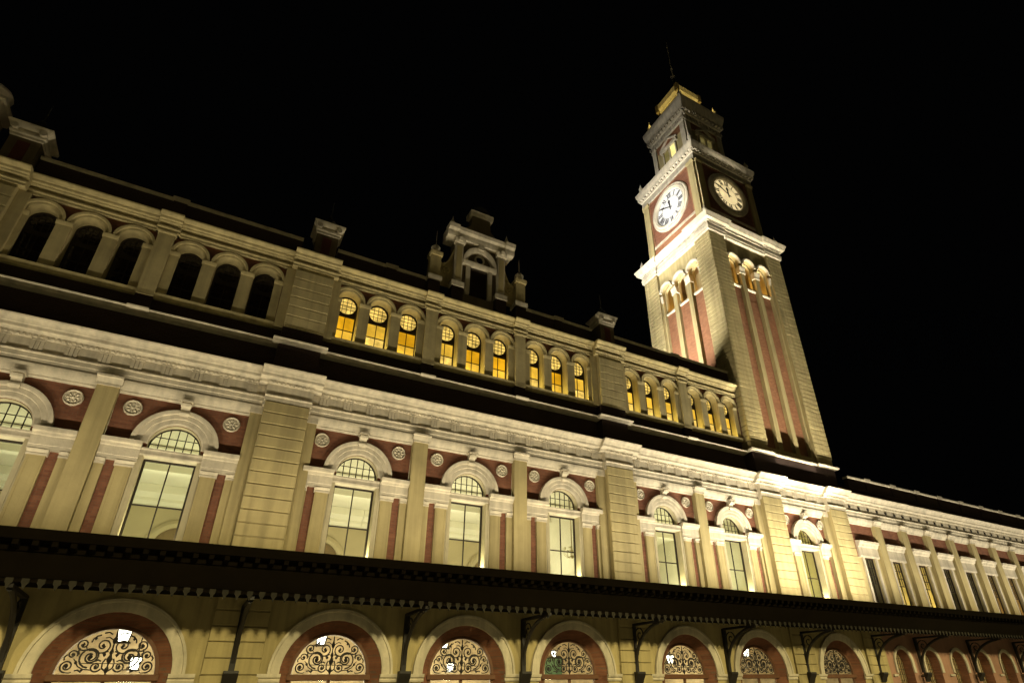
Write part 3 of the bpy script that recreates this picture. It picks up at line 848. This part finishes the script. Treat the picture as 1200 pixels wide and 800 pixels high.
# ================================================================== right wing
for i, c in enumerate(WBAYS):
    a, b = c - WPITCH / 2, c + WPITCH / 2
    if i == 0: a = XW
    k = MB().box(a, c - 0.6, 0, 0.25, 5.92, 9.52).box(c + 0.6, b, 0, 0.25, 5.92, 9.52)
    k.build('wing_wall', 'plaster', wg)
    MB().box(a, b, 0, 0.25, 9.52, 11.72).build('brick_panel', 'brick', wg)
    MB().box(c - .78, c - .6, -0.10, -0.002, 5.95, 9.5).box(c + .6, c + .78, -0.10, -0.002, 5.95, 9.5).build('window_surround', 'trim', wg)
    MB().prof(c - 1.05, c + 1.05, [(0, 9.50), (-0.12, 9.50), (-0.14, 9.62), (-0.12, 9.66), (-0.12, 10.16), (-0.2, 10.22), (-0.24, 10.34), (-0.34, 10.42), (-0.36, 10.55), (-.002, 10.6)]).build('window_entablature', 'trim', wg)
    wn = MB().box(c - .6, c - .53, 0.12, 0.2, 5.95, 9.52).box(c + .53, c + .6, 0.12, 0.2, 5.95, 9.52).box(c - .53, c + .53, 0.12, 0.2, 9.44, 9.52).build('window', 'frame', wg)
    g = MB().box(c - .02, c + .02, 0.13, 0.18, 5.95, 9.44)
    for z in (7.9, 8.4, 8.9): g.box(c - .53, c + .53, 0.135, 0.175, z - .02, z + .02)
    for x in (-.27, .27): g.box(c + x - .012, c + x + .012, 0.137, 0.173, 7.9, 9.44)
    g.build('glazing_bar', 'frame', wn)
    MB().box(c - .53, c + .53, 0.15, 0.156, 7.92, 9.44).build('pane', 'pane', wn)
    MB().box(c - .53, c + .53, 0.15, 0.156, 5.95, 7.88).build('pane', 'pane', wn)
    if i < len(WPILS): pilaster(wg, WPILS[i], 0.36, -0.28, 5.95, 11.72)
    # room behind
    room(wg, c - 1.5, c + 1.5, 0.26, 4.0, 5.95, 10.6, 'inner')
    pw = {1: 190, 2: 230, 5: 60, 6: 80}.get(i, 1.0)
    cc = (1.0, 0.72, 0.22) if i in (1, 2) else (1.0, 0.55, 0.2)
    lamp('POINT', (c + .2, 2.2, 7.0), pw, cc, 0.2)
entab(wg, XW + .002, X1)
for i in range(int((X1 - XW) / 1.02)):
    MB().cham(XW + .5 + i * 1.02, XW + .68 + i * 1.02, -0.34, -0.282, 12.72, 12.90, .02).build('metope_stud', 'iron', wg)
box('wing_plinth', 'shadebrick', wg, XW + .002, X1, -0.36, 0.4, 13.60, 14.2)
parapet(wg, XW + 1.05, X1, 14.2, 15.05, WPILS, -0.42)
box('flat_roof', 'roof', wg, XW, X1, 0.5, 14, 13.3, 13.5)
# wing ground floor: rose plaster with round arches
WARCH = MB().arc(0, 0, [(0.80, 0.02), (0.80, -0.06), (0.86, -0.09), (1.0, -0.09), (1.0, 0.02)], n=18, zb=-0.5).mesh('archivolt', M['trim'])
WREV = MB().arc(0, 0, [(0.80, 0.01), (0.66, 0.36), (0.66, 0.5), (0.83, 0.5), (0.83, 0.01)], n=18, zb=-3.1).mesh('brick_reveal', M['brick'])
WG = MB().box(-.66, .66, 0.41, 0.416, -3.1, 0).half(0, 0, 0.66, 0.41, 0.416)
WG = WG.mesh('pane', M['pane'])
gr = MB()
for x in (-.4, -.2, 0, .2, .4): gr.box(x - .012, x + .012, .38, .40, -3.1, math.sqrt(.66 ** 2 - x * x))
for z in [-2.7 + .3 * i for i in range(11)]: gr.box(-.66 if z < 0 else -math.sqrt(.66 ** 2 - z * z), .66 if z < 0 else math.sqrt(.66 ** 2 - z * z), .385, .395, z - .01, z + .01)
GRL = gr.mesh('grille', M['iron'])
for i, c in enumerate(WBAYS):
    a = XW if i == 0 else c - WPITCH / 2
    MB().archpanel(a, c + WPITCH / 2, 0, 5.9, c, 0.81, 3.12, 0.0, YG + .1, YG + .6).build('ground_wall', 'pinkwall', wg)
    place('archivolt', WARCH, wg, (c, YG + .1, 3.12))
    place('brick_reveal', WREV, wg, (c, YG + .1, 3.12))
    p = place('ground_window', GRL, wg, (c, YG + .1, 3.12))
    place('pane', WG, p)
    MB().prof(a + .02 if i else a + .3, c - 1.02, [(YG + .098, 2.42), (YG, 2.42), (YG - .02, 2.54), (YG + .098, 2.54)]).build('impost_band', 'trim', wg)
room(wg, XW, X1, 0.15, 4.5, 0.0, 5.0, 'hall')
for i, c in enumerate(WBAYS[:8]):
    lamp('POINT', (c, 2.0, 2.6), (60, 25, 70, 20)[i % 4] if i else 12, (1.0, 0.78, 0.34), 0.2)

# ================================================================== canopy
YT, ZT = -2.85, 4.50
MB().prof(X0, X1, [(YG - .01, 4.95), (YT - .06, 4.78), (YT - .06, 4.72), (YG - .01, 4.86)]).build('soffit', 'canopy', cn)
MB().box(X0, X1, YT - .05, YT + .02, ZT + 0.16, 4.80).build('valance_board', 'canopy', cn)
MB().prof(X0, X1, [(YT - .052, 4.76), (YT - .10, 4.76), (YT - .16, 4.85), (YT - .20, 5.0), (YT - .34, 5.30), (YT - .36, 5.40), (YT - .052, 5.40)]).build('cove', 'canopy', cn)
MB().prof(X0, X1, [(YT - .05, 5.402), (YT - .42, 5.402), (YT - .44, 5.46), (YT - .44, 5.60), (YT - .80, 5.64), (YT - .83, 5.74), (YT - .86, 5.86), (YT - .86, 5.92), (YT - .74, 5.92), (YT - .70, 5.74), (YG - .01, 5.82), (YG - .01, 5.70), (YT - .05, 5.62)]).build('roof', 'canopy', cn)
MOD = MB().prof(-0.07, 0.07, [(0, 0), (-0.30, 0.06), (-0.32, 0.19), (0, 0.19)]).mesh('modillion', M['canopy'])
TOO = MB().side(0, 0.03, [(-0.085, 0.20), (-0.085, 0.06), (-0.05, 0.02), (-0.03, -0.06), (0.0, -0.10), (0.03, -0.06), (0.05, 0.02), (0.085, 0.06), (0.085, 0.20)]).mesh('valance_tooth', M['tooth'])
n = int((62 - X0) / 0.345)
for i in range(n):
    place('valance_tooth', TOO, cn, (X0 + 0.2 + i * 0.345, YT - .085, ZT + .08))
for i in range(int((62 - X0) / 0.42)):
    place('modillion', MOD, cn, (X0 + 0.2 + i * 0.42, YT - .442, 5.44))
# brackets at every pier and pilaster
br = MB().box(-0.09, 0.09, YG - .16, YG - .02, 2.62, 4.60)
br.box(-0.08, 0.08, YT + .02, YG - .10, 4.52, 4.62)
P = []
for i in range(13):
    a = i / 12 * PI / 2
    P.append((0, YG - .12 - 2.05 * (1 - math.cos(a)), 2.85 + 1.66 * math.sin(a)))
br.tube(P, 0.075, 8)
P = []
for i in range(21):
    a = i / 20 * 2 * PI * 1.4
    r = 0.34 * (1 - i / 24)
    P.append((0, YG - .52 + r * math.cos(a), 4.12 + r * math.sin(a)))
br.tube(P, 0.028, 6)
BR = br.mesh('bracket', M['iron'])
CORB = MB().prof(-0.22, 0.22, [(YG - .17, 2.62), (YG - .42, 2.62), (YG - .44, 2.54), (YG - .40, 2.48), (YG - .36, 2.40), (YG - .30, 2.34), (YG - .22, 2.16), (YG - .17, 2.10)]).mesh('corbel', M['iron'])
for x in PIERS + PILS + WPILS[0:12:2]:
    b = place('bracket', BR, cn, (x, 0, 0))
    place('corbel', CORB, b)

# ================================================================== clock tower
TX, TY, TH = 32.70, 3.50, 4.05
# four face frames: local u along the face, w depth inwards, z up
def face(k, h):
    return Matrix.Translation((TX, TY, 0)) @ Matrix.Rotation(-k * PI / 2, 4, 'Z') @ Matrix.Translation((0, -h, 0))
core = MB().box(TX - TH + .55, TX + TH - .55, TY - TH + .55, TY + TH - .55, 13.7, 28.5).build('shaft', 'towerbrick', tw)
MB().box(TX - TH + .05, TX + TH - .05, TY - TH + .05, TY + TH - .05, 13.7, 15.2).build('tower_plinth', 'shadebrick', tw)
MB().square(TX, TY, TH, [(0.0, 15.2), (0.06, 15.24), (0.07, 15.34), (0.0, 15.40)]).build('string_course', 'trim', tw)
for sx in (-1, 1):
    for sy in (-1, 1):
        MB().square(TX + sx * (TH - .84), TY + sy * (TH - .84), .86, [(0.0, 15.19), (0.18, 15.23), (0.20, 15.33), (0.0, 15.41)]).build('string_course', 'trim', tw)
        MB().box(TX + sx * (TH - .84) - .78, TX + sx * (TH - .84) + .78, TY + sy * (TH - .84) - .78, TY + sy * (TH - .84) + .78, 15.41, 33.8).build('corner_pier', 'plaster', tw)
PIERS_T = [o for o in tw.children if o.name.startswith('corner_pier')]
for k in range(4):
    F = face(k, TH)
    par = MB(F).box(-2.40, -2.25, 0.28, 0.56, 15.41, 31.42).box(2.25, 2.40, 0.28, 0.56, 15.41, 31.42).build('face_frame', 'plaster', tw)
    MB(F).box(-2.40, 2.40, 0.20, 0.56, 15.41, 15.85).build('face_base', 'plaster', par)
    for c in (-1.65, 0, 1.65):
        MB(F).archpanel(c - .825 + (-.0 if c > -1 else 0), c + .825, 31.42, 33.8, c, 0.60, 31.75, 31.42, 0.28, 0.56).build('spandrel', 'plaster', par)
        MB(F).arc(c, 31.75, [(0.60, .29), (0.60, 0.12), (0.64, 0.07), (0.75, 0.07), (0.77, .29)], n=14).build('arch_hood', 'trim', par)
        MB(F).archpanel(c - .825, c + .825, 29.52, 33.78, c, 0.50, 31.70, 29.70, 0.57, 0.80).build('loggia_wall', 'attic', par)
        MB(F).box(c - .825, c + .825, .57, .80, 28.5, 29.518).build('loggia_parapet', 'towerbrick', par)
        MB(F).prof(c - .60, c + .60, [(.57, 29.5), (.45, 29.5), (.40, 29.58), (.42, 29.70), (.57, 29.70)]).build('sill', 'trim', par)
    for c in (-.825, .825):
        MB(F).box(c - .21, c + .21, 0.26, 0.56, 15.86, 30.8).build('mullion', 'plaster', par)
        MB(F).prof(c - .30, c + .30, [(.56, 30.8), (.23, 30.8), (.20, 30.88), (.24, 30.94), (.18, 31.18), (.12, 31.3), (.12, 31.418), (.56, 31.418)]).build('capital', 'trim', par)
    for c in (-2.3, 2.3):
        MB(F).prof(c - .12, c + .12, [(.30, 30.8), (.22, 30.8), (.20, 30.95), (.15, 31.2), (.12, 31.418), (.30, 31.418)]).build('capital', 'trim', par)
    if k in (0, 1):
        rz = -k * PI / 2
        for c in (-1, 1):
            for i in range(50):
                hgt = 17.85 / 50
                L = F @ Vector((c * (TH - .84), -0.002, 15.93 + i * hgt))
                place('stone_block', block_mesh(1.64, hgt, 0.06), par, L, rz)
# entablature of the shaft
MB().square(TX, TY, TH - .06, [(-.2, 33.800), (0.0, 33.800), (0.04, 33.840), (0.04, 34.020), (0.08, 34.050), (0.08, 34.250), (0.02, 34.280), (0.02, 34.580), (0.10, 34.620), (0.14, 34.720), (0.34, 34.800), (0.38, 34.980), (0.46, 35.120), (0.48, 35.220), (0.0, 35.340)]).build('shaft_cornice', 'trim', tw)
for sx in (-1, 1):
    for sy in (-1, 1):
        MB().square(TX + sx * (TH - .84), TY + sy * (TH - .84), 0.86, [(-.2, 33.805), (0.06, 33.805), (0.10, 33.845), (0.10, 34.030), (0.13, 34.060), (0.13, 34.260), (0.08, 34.290), (0.08, 34.570), (0.16, 34.610), (0.20, 34.710), (0.40, 34.790), (0.44, 34.990), (0.53, 35.130), (0.55, 35.240), (0.0, 35.360)]).build('cornice_break', 'trim', tw)
for k in (0, 1):
    d = MB(face(k, TH))
    for i in range(64):
        x = -3.9 + i * 7.8 / 63
        d.box(x - .04, x + .04, -0.13 if abs(x) < 2.35 else -.19, -.02, 34.46, 34.57)
    d.build('dentil_row', 'trim', tw, 'stuff', False)
# loggia chamber
MB().box(TX - 1.6, TX + 1.6, TY - 1.6, TY + 1.6, 28.52, 33.7).build('belfry_core', 'attic', tw)
for k in range(2):
    for c in (-1.65, 0, 1.65):
        q = face(k, TH) @ Vector((c, 1.45, 29.6))
        lamp('POINT', q, 60, (1.0, 0.58, 0.14), 0.12)
# clock stage
CH = 3.45
cs = MB().box(TX - CH, TX + CH, TY - CH, TY + CH, 35.2, 43.4).build('clock_stage', 'plaster', tw)
MB().square(TX, TY, CH, [(0.0, 35.310), (0.22, 35.310), (0.22, 35.950), (0.10, 36.070), (0.0, 36.070)]).build('stage_plinth', 'trim', tw)
MB().square(TX, TY, CH, [(-.2, 42.650), (0.10, 42.650), (0.12, 42.850), (0.10, 42.900), (0.10, 43.350), (0.18, 43.400), (0.22, 43.650), (0.34, 43.750), (0.36, 44.000), (0.44, 44.150), (0.48, 44.450), (0.48, 44.570), (0.0, 44.710)]).build('clock_cornice', 'trim', tw)
ROM = ['XII', 'I', 'II', 'III', 'IIII', 'V', 'VI', 'VII', 'VIII', 'IX', 'X', 'XI']
def numeral(txt, F):
    wdt = {'I': .13, 'V': .24, 'X': .26}
    tot = sum(wdt[q] for q in txt)
    a = MB(F)
    x = -tot / 2
    def stroke(p, q, t):
        dx, dz = q[0] - p[0], q[1] - p[1]
        L = math.hypot(dx, dz)
        nx, nz = -dz / L * t / 2, dx / L * t / 2
        a.side(-.012, 0.012, [(p[0] + nx, p[1] + nz), (q[0] + nx, q[1] + nz), (q[0] - nx, q[1] - nz), (p[0] - nx, p[1] - nz)])
    for q in txt:
        m = x + wdt[q] / 2
        if q == 'I': stroke((m, -.25), (m, .25), .07)
        elif q == 'V': stroke((m - .09, .25), (m, -.25), .07); stroke((m + .09, .25), (m, -.25), .04)
        else: stroke((m - .10, .25), (m + .10, -.25), .07); stroke((m + .10, .25), (m - .10, -.25), .04)
        x += wdt[q]
    return a
CZ = 39.95
for k in range(4):
    F = face(k, CH)
    for c in (-3.05, 3.05):
        MB(F).box(c - .36, c + .36, -.14, -.002, 36.08, 42.35).prof(c - .42, c + .42, [(-.002, 42.35), (-.16, 42.35), (-.24, 42.5), (-.24, 42.648), (-.002, 42.648)]).build('corner_pilaster', 'plaster', tw)
    MB(F).box(-2.66, 2.66, -.03, -.002, 36.08, 37.0).build('brick_band', 'towerbrick', tw)
    MB(F).box(-2.66, 2.66, -.09, -.002, 37.02, 37.255).build('band_moulding', 'trim', tw)
    fr = MB(F).box(-2.66, -2.5, -.06, -.002, 37.26, 42.6).box(2.5, 2.66, -.06, -.002, 37.26, 42.6).box(-2.5, 2.5, -.06, -.002, 42.45, 42.6).build('panel_frame', 'towerbrick', tw)
    MB(F).box(-2.5, 2.5, -.02, -.002, 37.26, 42.45).build('clock_panel', 'brick', tw)
    ck = MB(F).ring(0, CZ, [(2.32, -.02), (2.32, -.16), (2.24, -.24), (2.10, -.22), (2.06, -.28), (1.92, -.30), (1.86, -.24), (1.80, -.26), (1.72, -.18), (1.68, -.05), (1.68, -.02)], 48).build('clock', 'trim', tw)
    MB(F).disc(0, CZ, 1.70, -.08, -.022, 48).build('dial', 'dial' if k == 1 else 'dialwarm', ck)
    MB(F).ring(0, CZ, [(1.66, -.086), (1.66, -.082), (1.63, -.082), (1.63, -.086)], 48).build('minute_ring', 'iron', ck)
    MB(F).ring(0, CZ, [(1.09, -.086), (1.09, -.082), (1.06, -.082), (1.06, -.086)], 48).build('hour_ring', 'iron', ck)
    for i, t in enumerate(ROM):
        a = -2 * PI * i / 12
        numeral(t, F @ Matrix.Translation((0, -.10, CZ)) @ Matrix.Rotation(-a, 4, 'Y') @ Matrix.Translation((0, 0, 1.36))).build('numeral', 'iron', ck)
    for ln, wd, ang, dy in ((0.90, .17, -4, -.13), (1.42, .11, -60, -.15)):
        G = F @ Matrix.Translation((0, dy, CZ)) @ Matrix.Rotation(math.radians(ang), 4, 'Y')
        MB(G).side(-.012, .012, [(-wd * .3, -.3), (wd * .3, -.3), (wd * .5, ln * .55), (wd * .9, ln * .72), (0, ln), (-wd * .9, ln * .72), (-wd * .5, ln * .55)]).build('hand', 'iron', ck)
for k in (0, 1):
    d = MB(face(k, CH))
    for i in range(19):
        x = -3.6 + i * 7.2 / 18
        d.box(x - .08, x + .08, -.34, -.12, 43.50, 43.72)
    d.build('modillion_row', 'trim', tw, 'stuff', False)
    d = MB(face(k, 2.32))
    for i in range(13):
        x = -2.55 + i * 5.1 / 12
        d.box(x - .09, x + .09, -.40, -.12, 50.95, 51.28)
        d.box(x - .05, x + .05, -.13, -.06, 50.25, 50.6)
    d.build('modillion_row', 'trim', tw, 'stuff', False)
    F = face(k, 2.32)
    MB(F).side(-.26, -.05, [(-1.2, 48.7), (0, 49.45), (1.2, 48.7), (1.2, 48.85), (0, 49.62), (-1.2, 48.85)]).build('pediment', 'trim', tw)
# urns on the cornice corners
URN = MB().box(-.24, .24, -.24, .24, 0, .35).lathe(0, 0, [(0.12, .35), (0.10, .5), (0.26, .75), (0.30, 1.0), (0.18, 1.2), (0.10, 1.3), (0.14, 1.45), (0.05, 1.7), (0.0, 2.1)], 12).mesh('urn', M['trim'])
for sx in (-1, 1):
    for sy in (-1, 1):
        place('urn', URN, tw, (TX + sx * 3.5, TY + sy * 3.5, 44.65), 0, (.75, .75, .75))
        place('urn', URN, tw, (TX + sx * 4.05, TY + sy * 4.05, 35.33), 0, (.6, .6, .6))
# upper stage
UH = 2.32
MB().box(TX - UH, TX + UH, TY - UH, TY + UH, 44.2, 50.6).build('upper_stage', 'plaster', tw)
MB().square(TX, TY, UH, [(-.2, 49.9), (0.06, 49.9), (0.10, 50.1), (0.08, 50.15), (0.08, 50.7), (0.18, 50.8), (0.20, 51.0), (0.34, 51.3), (0.38, 51.6), (0.50, 52.1), (0.56, 52.5), (0.56, 52.7), (0.0, 52.9)]).build('upper_cornice', 'trim', tw)
for k in range(4):
    F = face(k, UH)
    for c in (-2.02, 2.02):
        MB(F).box(c - .28, c + .28, -.14, -.002, 44.4, 49.7).prof(c - .32, c + .32, [(-.002, 49.7), (-.16, 49.7), (-.2, 49.8), (-.2, 49.898), (-.002, 49.898)]).build('corner_pilaster', 'trim', tw)
    MB(F).box(-1.7, 1.7, -.03, -.002, 48.9, 49.8).build('brick_panel', 'towerbrick', tw)
    wn = MB(F).box(-.95, -.78, -.16, -.002, 45.4, 48.3).box(.78, .95, -.16, -.002, 45.4, 48.3).box(-.09, .09, -.16, -.002, 45.4, 48.3).build('window', 'trim', tw)
    MB(F).prof(-1.15, 1.15, [(-.002, 48.3), (-.2, 48.3), (-.26, 48.45), (-.3, 48.6), (-.002, 48.66)]).build('hood', 'trim', wn)
    for c in (-.435, .435):
        MB(F).box(c - .345, c + .345, -.05, -.004, 45.4, 48.3).build('pane', 'towerwin' if k == 1 and c > 0 else 'towerdim', wn)
# lantern
LH = 1.28
MB().box(TX - LH, TX + LH, TY - LH, TY + LH, 52.7, 56.2).build('lantern_stage', 'plaster', tw)
MB().square(TX, TY, LH, [(-.2, 55.600), (0.06, 55.600), (0.12, 55.800), (0.30, 56.000), (0.32, 56.450), (0.36, 56.600), (0.0, 56.700)]).build('lantern_eave', 'trim', tw)
MB().square(TX, TY, LH + .1, [(0.0, 56.700), (-0.25, 57.300), (-0.55, 58.100), (-0.95, 58.900), (-1.2, 59.700), (-1.3, 60.500)]).build('spire_roof', 'roof', tw)
MB().lathe(TX, TY, [(0.16, 60.6), (0.24, 60.9), (0.10, 61.2), (0.06, 62.0), (0.14, 62.2), (0.05, 62.5), (0.03, 67.0), (0, 67.2)], 10).build('spire_rod', 'trim', tw)
for sx in (-1, 1):
    for sy in (-1, 1):
        MB().box(TX + sx * 1.50 - .17, TX + sx * 1.50 + .17, TY + sy * 1.50 - .17, TY + sy * 1.50 + .17, 55.7, 56.75).build('eave_post', 'shadeplaster', tw)
        place('urn', URN, tw, (TX + sx * 2.3, TY + sy * 2.3, 52.75), 0, (.9, .9, .9))
        lamp('POINT', (TX + sx * 2.35, TY + sy * 0.9, 53.5), 95, (1.0, 0.78, 0.24), 0.1)
        lamp('POINT', (TX + sx * 0.9, TY + sy * 2.35, 53.5), 95, (1.0, 0.78, 0.24), 0.1)

# ================================================================== lamps of the place
fl_mesh = MB().box(-.30, .30, -.09, .09, 0.03, 0.14).box(-.03, .03, -.03, .03, -.06, .03).mesh('housing', M['iron'])
fl_lens = MB().box(-.27, .27, -.07, .07, 0.142, 0.15).mesh('lens', M['lens'])
def floodlight(loc, power, direction, label, group, colr=FLOOD, size=0.5, size_y=0.2, spread=None):
    t = thing('floodlight', label, 'floodlight', loc, group)
    place('housing', fl_mesh, t)
    place('lens', fl_lens, t)
    lamp('AREA', (loc[0], loc[1], loc[2] + 0.18), power, colr, size, direction, size_y, spread)
FX = [-13, -10.2, -7, -4.4, -1.9, 1.43, 4.7, 7.2, 9.75, 12.2, 14.8, 18.0, 21.2, 23.7, 26.3, 28.6, 30.6, 32.7, 34.8, 37.0, 40.2, 43.3, 46.3, 49.4, 52.4, 55.5, 58.6, 61.6, 66, 70]
for x in FX:
    if x < -3: k = 0.52
    elif x < 3: k = 0.62
    elif x < 13: k = 0.75
    elif x < 20: k = 0.98
    elif x < 25: k = 1.25
    elif x < 38: k = 2.1
    else: k = 0.95
    floodlight((x, -3.30, 5.77), 160 * k, (0, 0.24, 1), 'small black floodlight standing on the awning roof', 'floodlights along the awning', colr=(1.0, 0.875, 0.61) if x < 16 else (1.0, 0.90, 0.69), size=1.2, spread=math.radians(144))
for x in (30.9, 34.5):
    floodlight((x, -3.30, 5.77), 300, (0, 0.105, 1), 'floodlight on the awning beamed up the front of the clock tower', 'tower beam floodlights', colr=(1.0, 0.92, 0.72), size=.5, spread=math.radians(34))
for (x, y, pw) in ((24.5, 3.4, 1050), (9.0, 4.5, 420), (9.5, 8.5, 420)):
    floodlight((x, y, 19.66), pw, (TX - CH - x, 3.5 - y, 18.2 if x < 20 else 13.5), 'roof floodlight aimed at the side of the clock tower', 'roof floodlights', (1.0, 0.96, 0.88), 0.6, 0.4, math.radians(32 if x < 20 else 84))
# street lamps across the road (out of the picture)
for i, x in enumerate((-46, -22, 3.2, 26.2, 51, 78)):
    t = thing('street_lamp', 'tall grey street lamp standing across the road', 'street lamp', (x, -29.0, -0.0), 'street lamps across the road')
    MB().lathe(0, 0, [(0.16, 0), (0.16, 0.5), (0.10, 0.6), (0.07, 13.4), (0, 13.42)], 12).build('pole', 'iron', t)
    MB().tube([(0, 0, 13.2), (0, 0.5, 13.6), (0, 1.4, 13.75)], 0.05).build('arm', 'iron', t)
    MB().box(-.18, .18, 1.2, 2.0, 13.66, 13.84).build('head', 'iron', t)
    MB().box(-.14, .14, 1.26, 1.94, 13.64, 13.658).build('lens', 'lens', t)
    lamp('SPOT', (x, -27.4, 13.55), 22500, (1.0, 0.85, 0.42), 0.95, (0, 0.25, -1), None, None, math.radians(130), 0.15)
# chandelier in an upper room
t = thing('chandelier', 'bronze branched chandelier hanging inside a tall first floor window', 'chandelier', (16.25, 1.7, 8.2))
MB().lathe(0, 0, [(0, -.35), (.06, -.28), (.03, -.1), (.08, 0), (.03, .2), (.02, 3.0), (0, 3.0)], 10).build('stem', 'innerdk', t)
for i in range(8):
    a = i * PI / 4
    P = [(0.04 * math.cos(a), 0.04 * math.sin(a), -.2), (.22 * math.cos(a), .22 * math.sin(a), -.28), (.40 * math.cos(a), .40 * math.sin(a), -.12), (.44 * math.cos(a), .44 * math.sin(a), .06)]
    am = MB().tube(P, .014).build('arm', 'innerdk', t)
    MB().lathe(.44 * math.cos(a), .44 * math.sin(a), [(0, .05), (.07, .07), (.10, .18), (.09, .19), (.05, .08), (0, .08)], 8).build('cup', 'inner', am)
# a dull green painted panel in the hall
t = thing('hall_sign', 'dull green painted panel on the hall wall behind an iron fanlight', 'sign', (16.9, 4.9, 2.55))
MB().box(-.50, .50, 0.0, .06, 0.0, .9).build('face', 'green', t)
MB().box(-.54, .54, .02, .10, -.05, -.002).box(-.54, .54, .02, .10, .902, .95).build('frame', 'iron', t)
# lanterns in the hall
lan = MB().lathe(0, 0, [(0.0, 0), (.12, 0), (.19, .34), (.16, .40), (0, .40)], 8)
LANB = lan.mesh('glass_body', M['lantern'])
LANF = MB().box(-.20, .20, -.20, .20, -.05, -.003).box(-.20, .20, -.20, .20, .403, .46).tube([(0, 0, .46), (0, 0, 1.4)], 0.02).tube([(-.14, -.14, 0), (-.20, -.20, .40)], .018).tube([(.14, -.14, 0), (.20, -.20, .40)], .018).mesh('cap', M['iron'])
LL = 'white lantern glowing in the hall behind the '
for (x, z, y, sz, lb) in ((-1.86, 3.66, 2.6, 1.15, 'upper ' + LL + 'sixth iron fanlight from the tower'),
                          (-1.30, 2.78, 2.4, .9, 'lower ' + LL + 'sixth iron fanlight from the tower'),
                          (4.75, 3.70, 2.6, 1.15, LL + 'fifth iron fanlight from the tower'),
                          (9.98, 3.68, 2.6, 1.0, 'upper ' + LL + 'fourth iron fanlight from the tower'),
                          (10.25, 2.74, 2.4, .8, 'lower ' + LL + 'fourth iron fanlight from the tower'),
                          (15.35, 3.36, 2.2, .6, 'small ' + LL + 'third iron fanlight from the tower'),
                          (22.6, 3.16, 2.4, .9, LL + 'second iron fanlight from the tower'),
                          (28.3, 3.56, 2.4, .9, LL + 'iron fanlight next to the tower')):
    t = thing('hanging_lantern', lb, 'lantern', (x, y, z), 'lanterns in the ground floor hall')
    place('glass_body', LANB, t, (0, 0, 0), 0, (sz, sz, sz))
    place('cap', LANF, t, (0, 0, 0), 0, (sz, sz, sz))
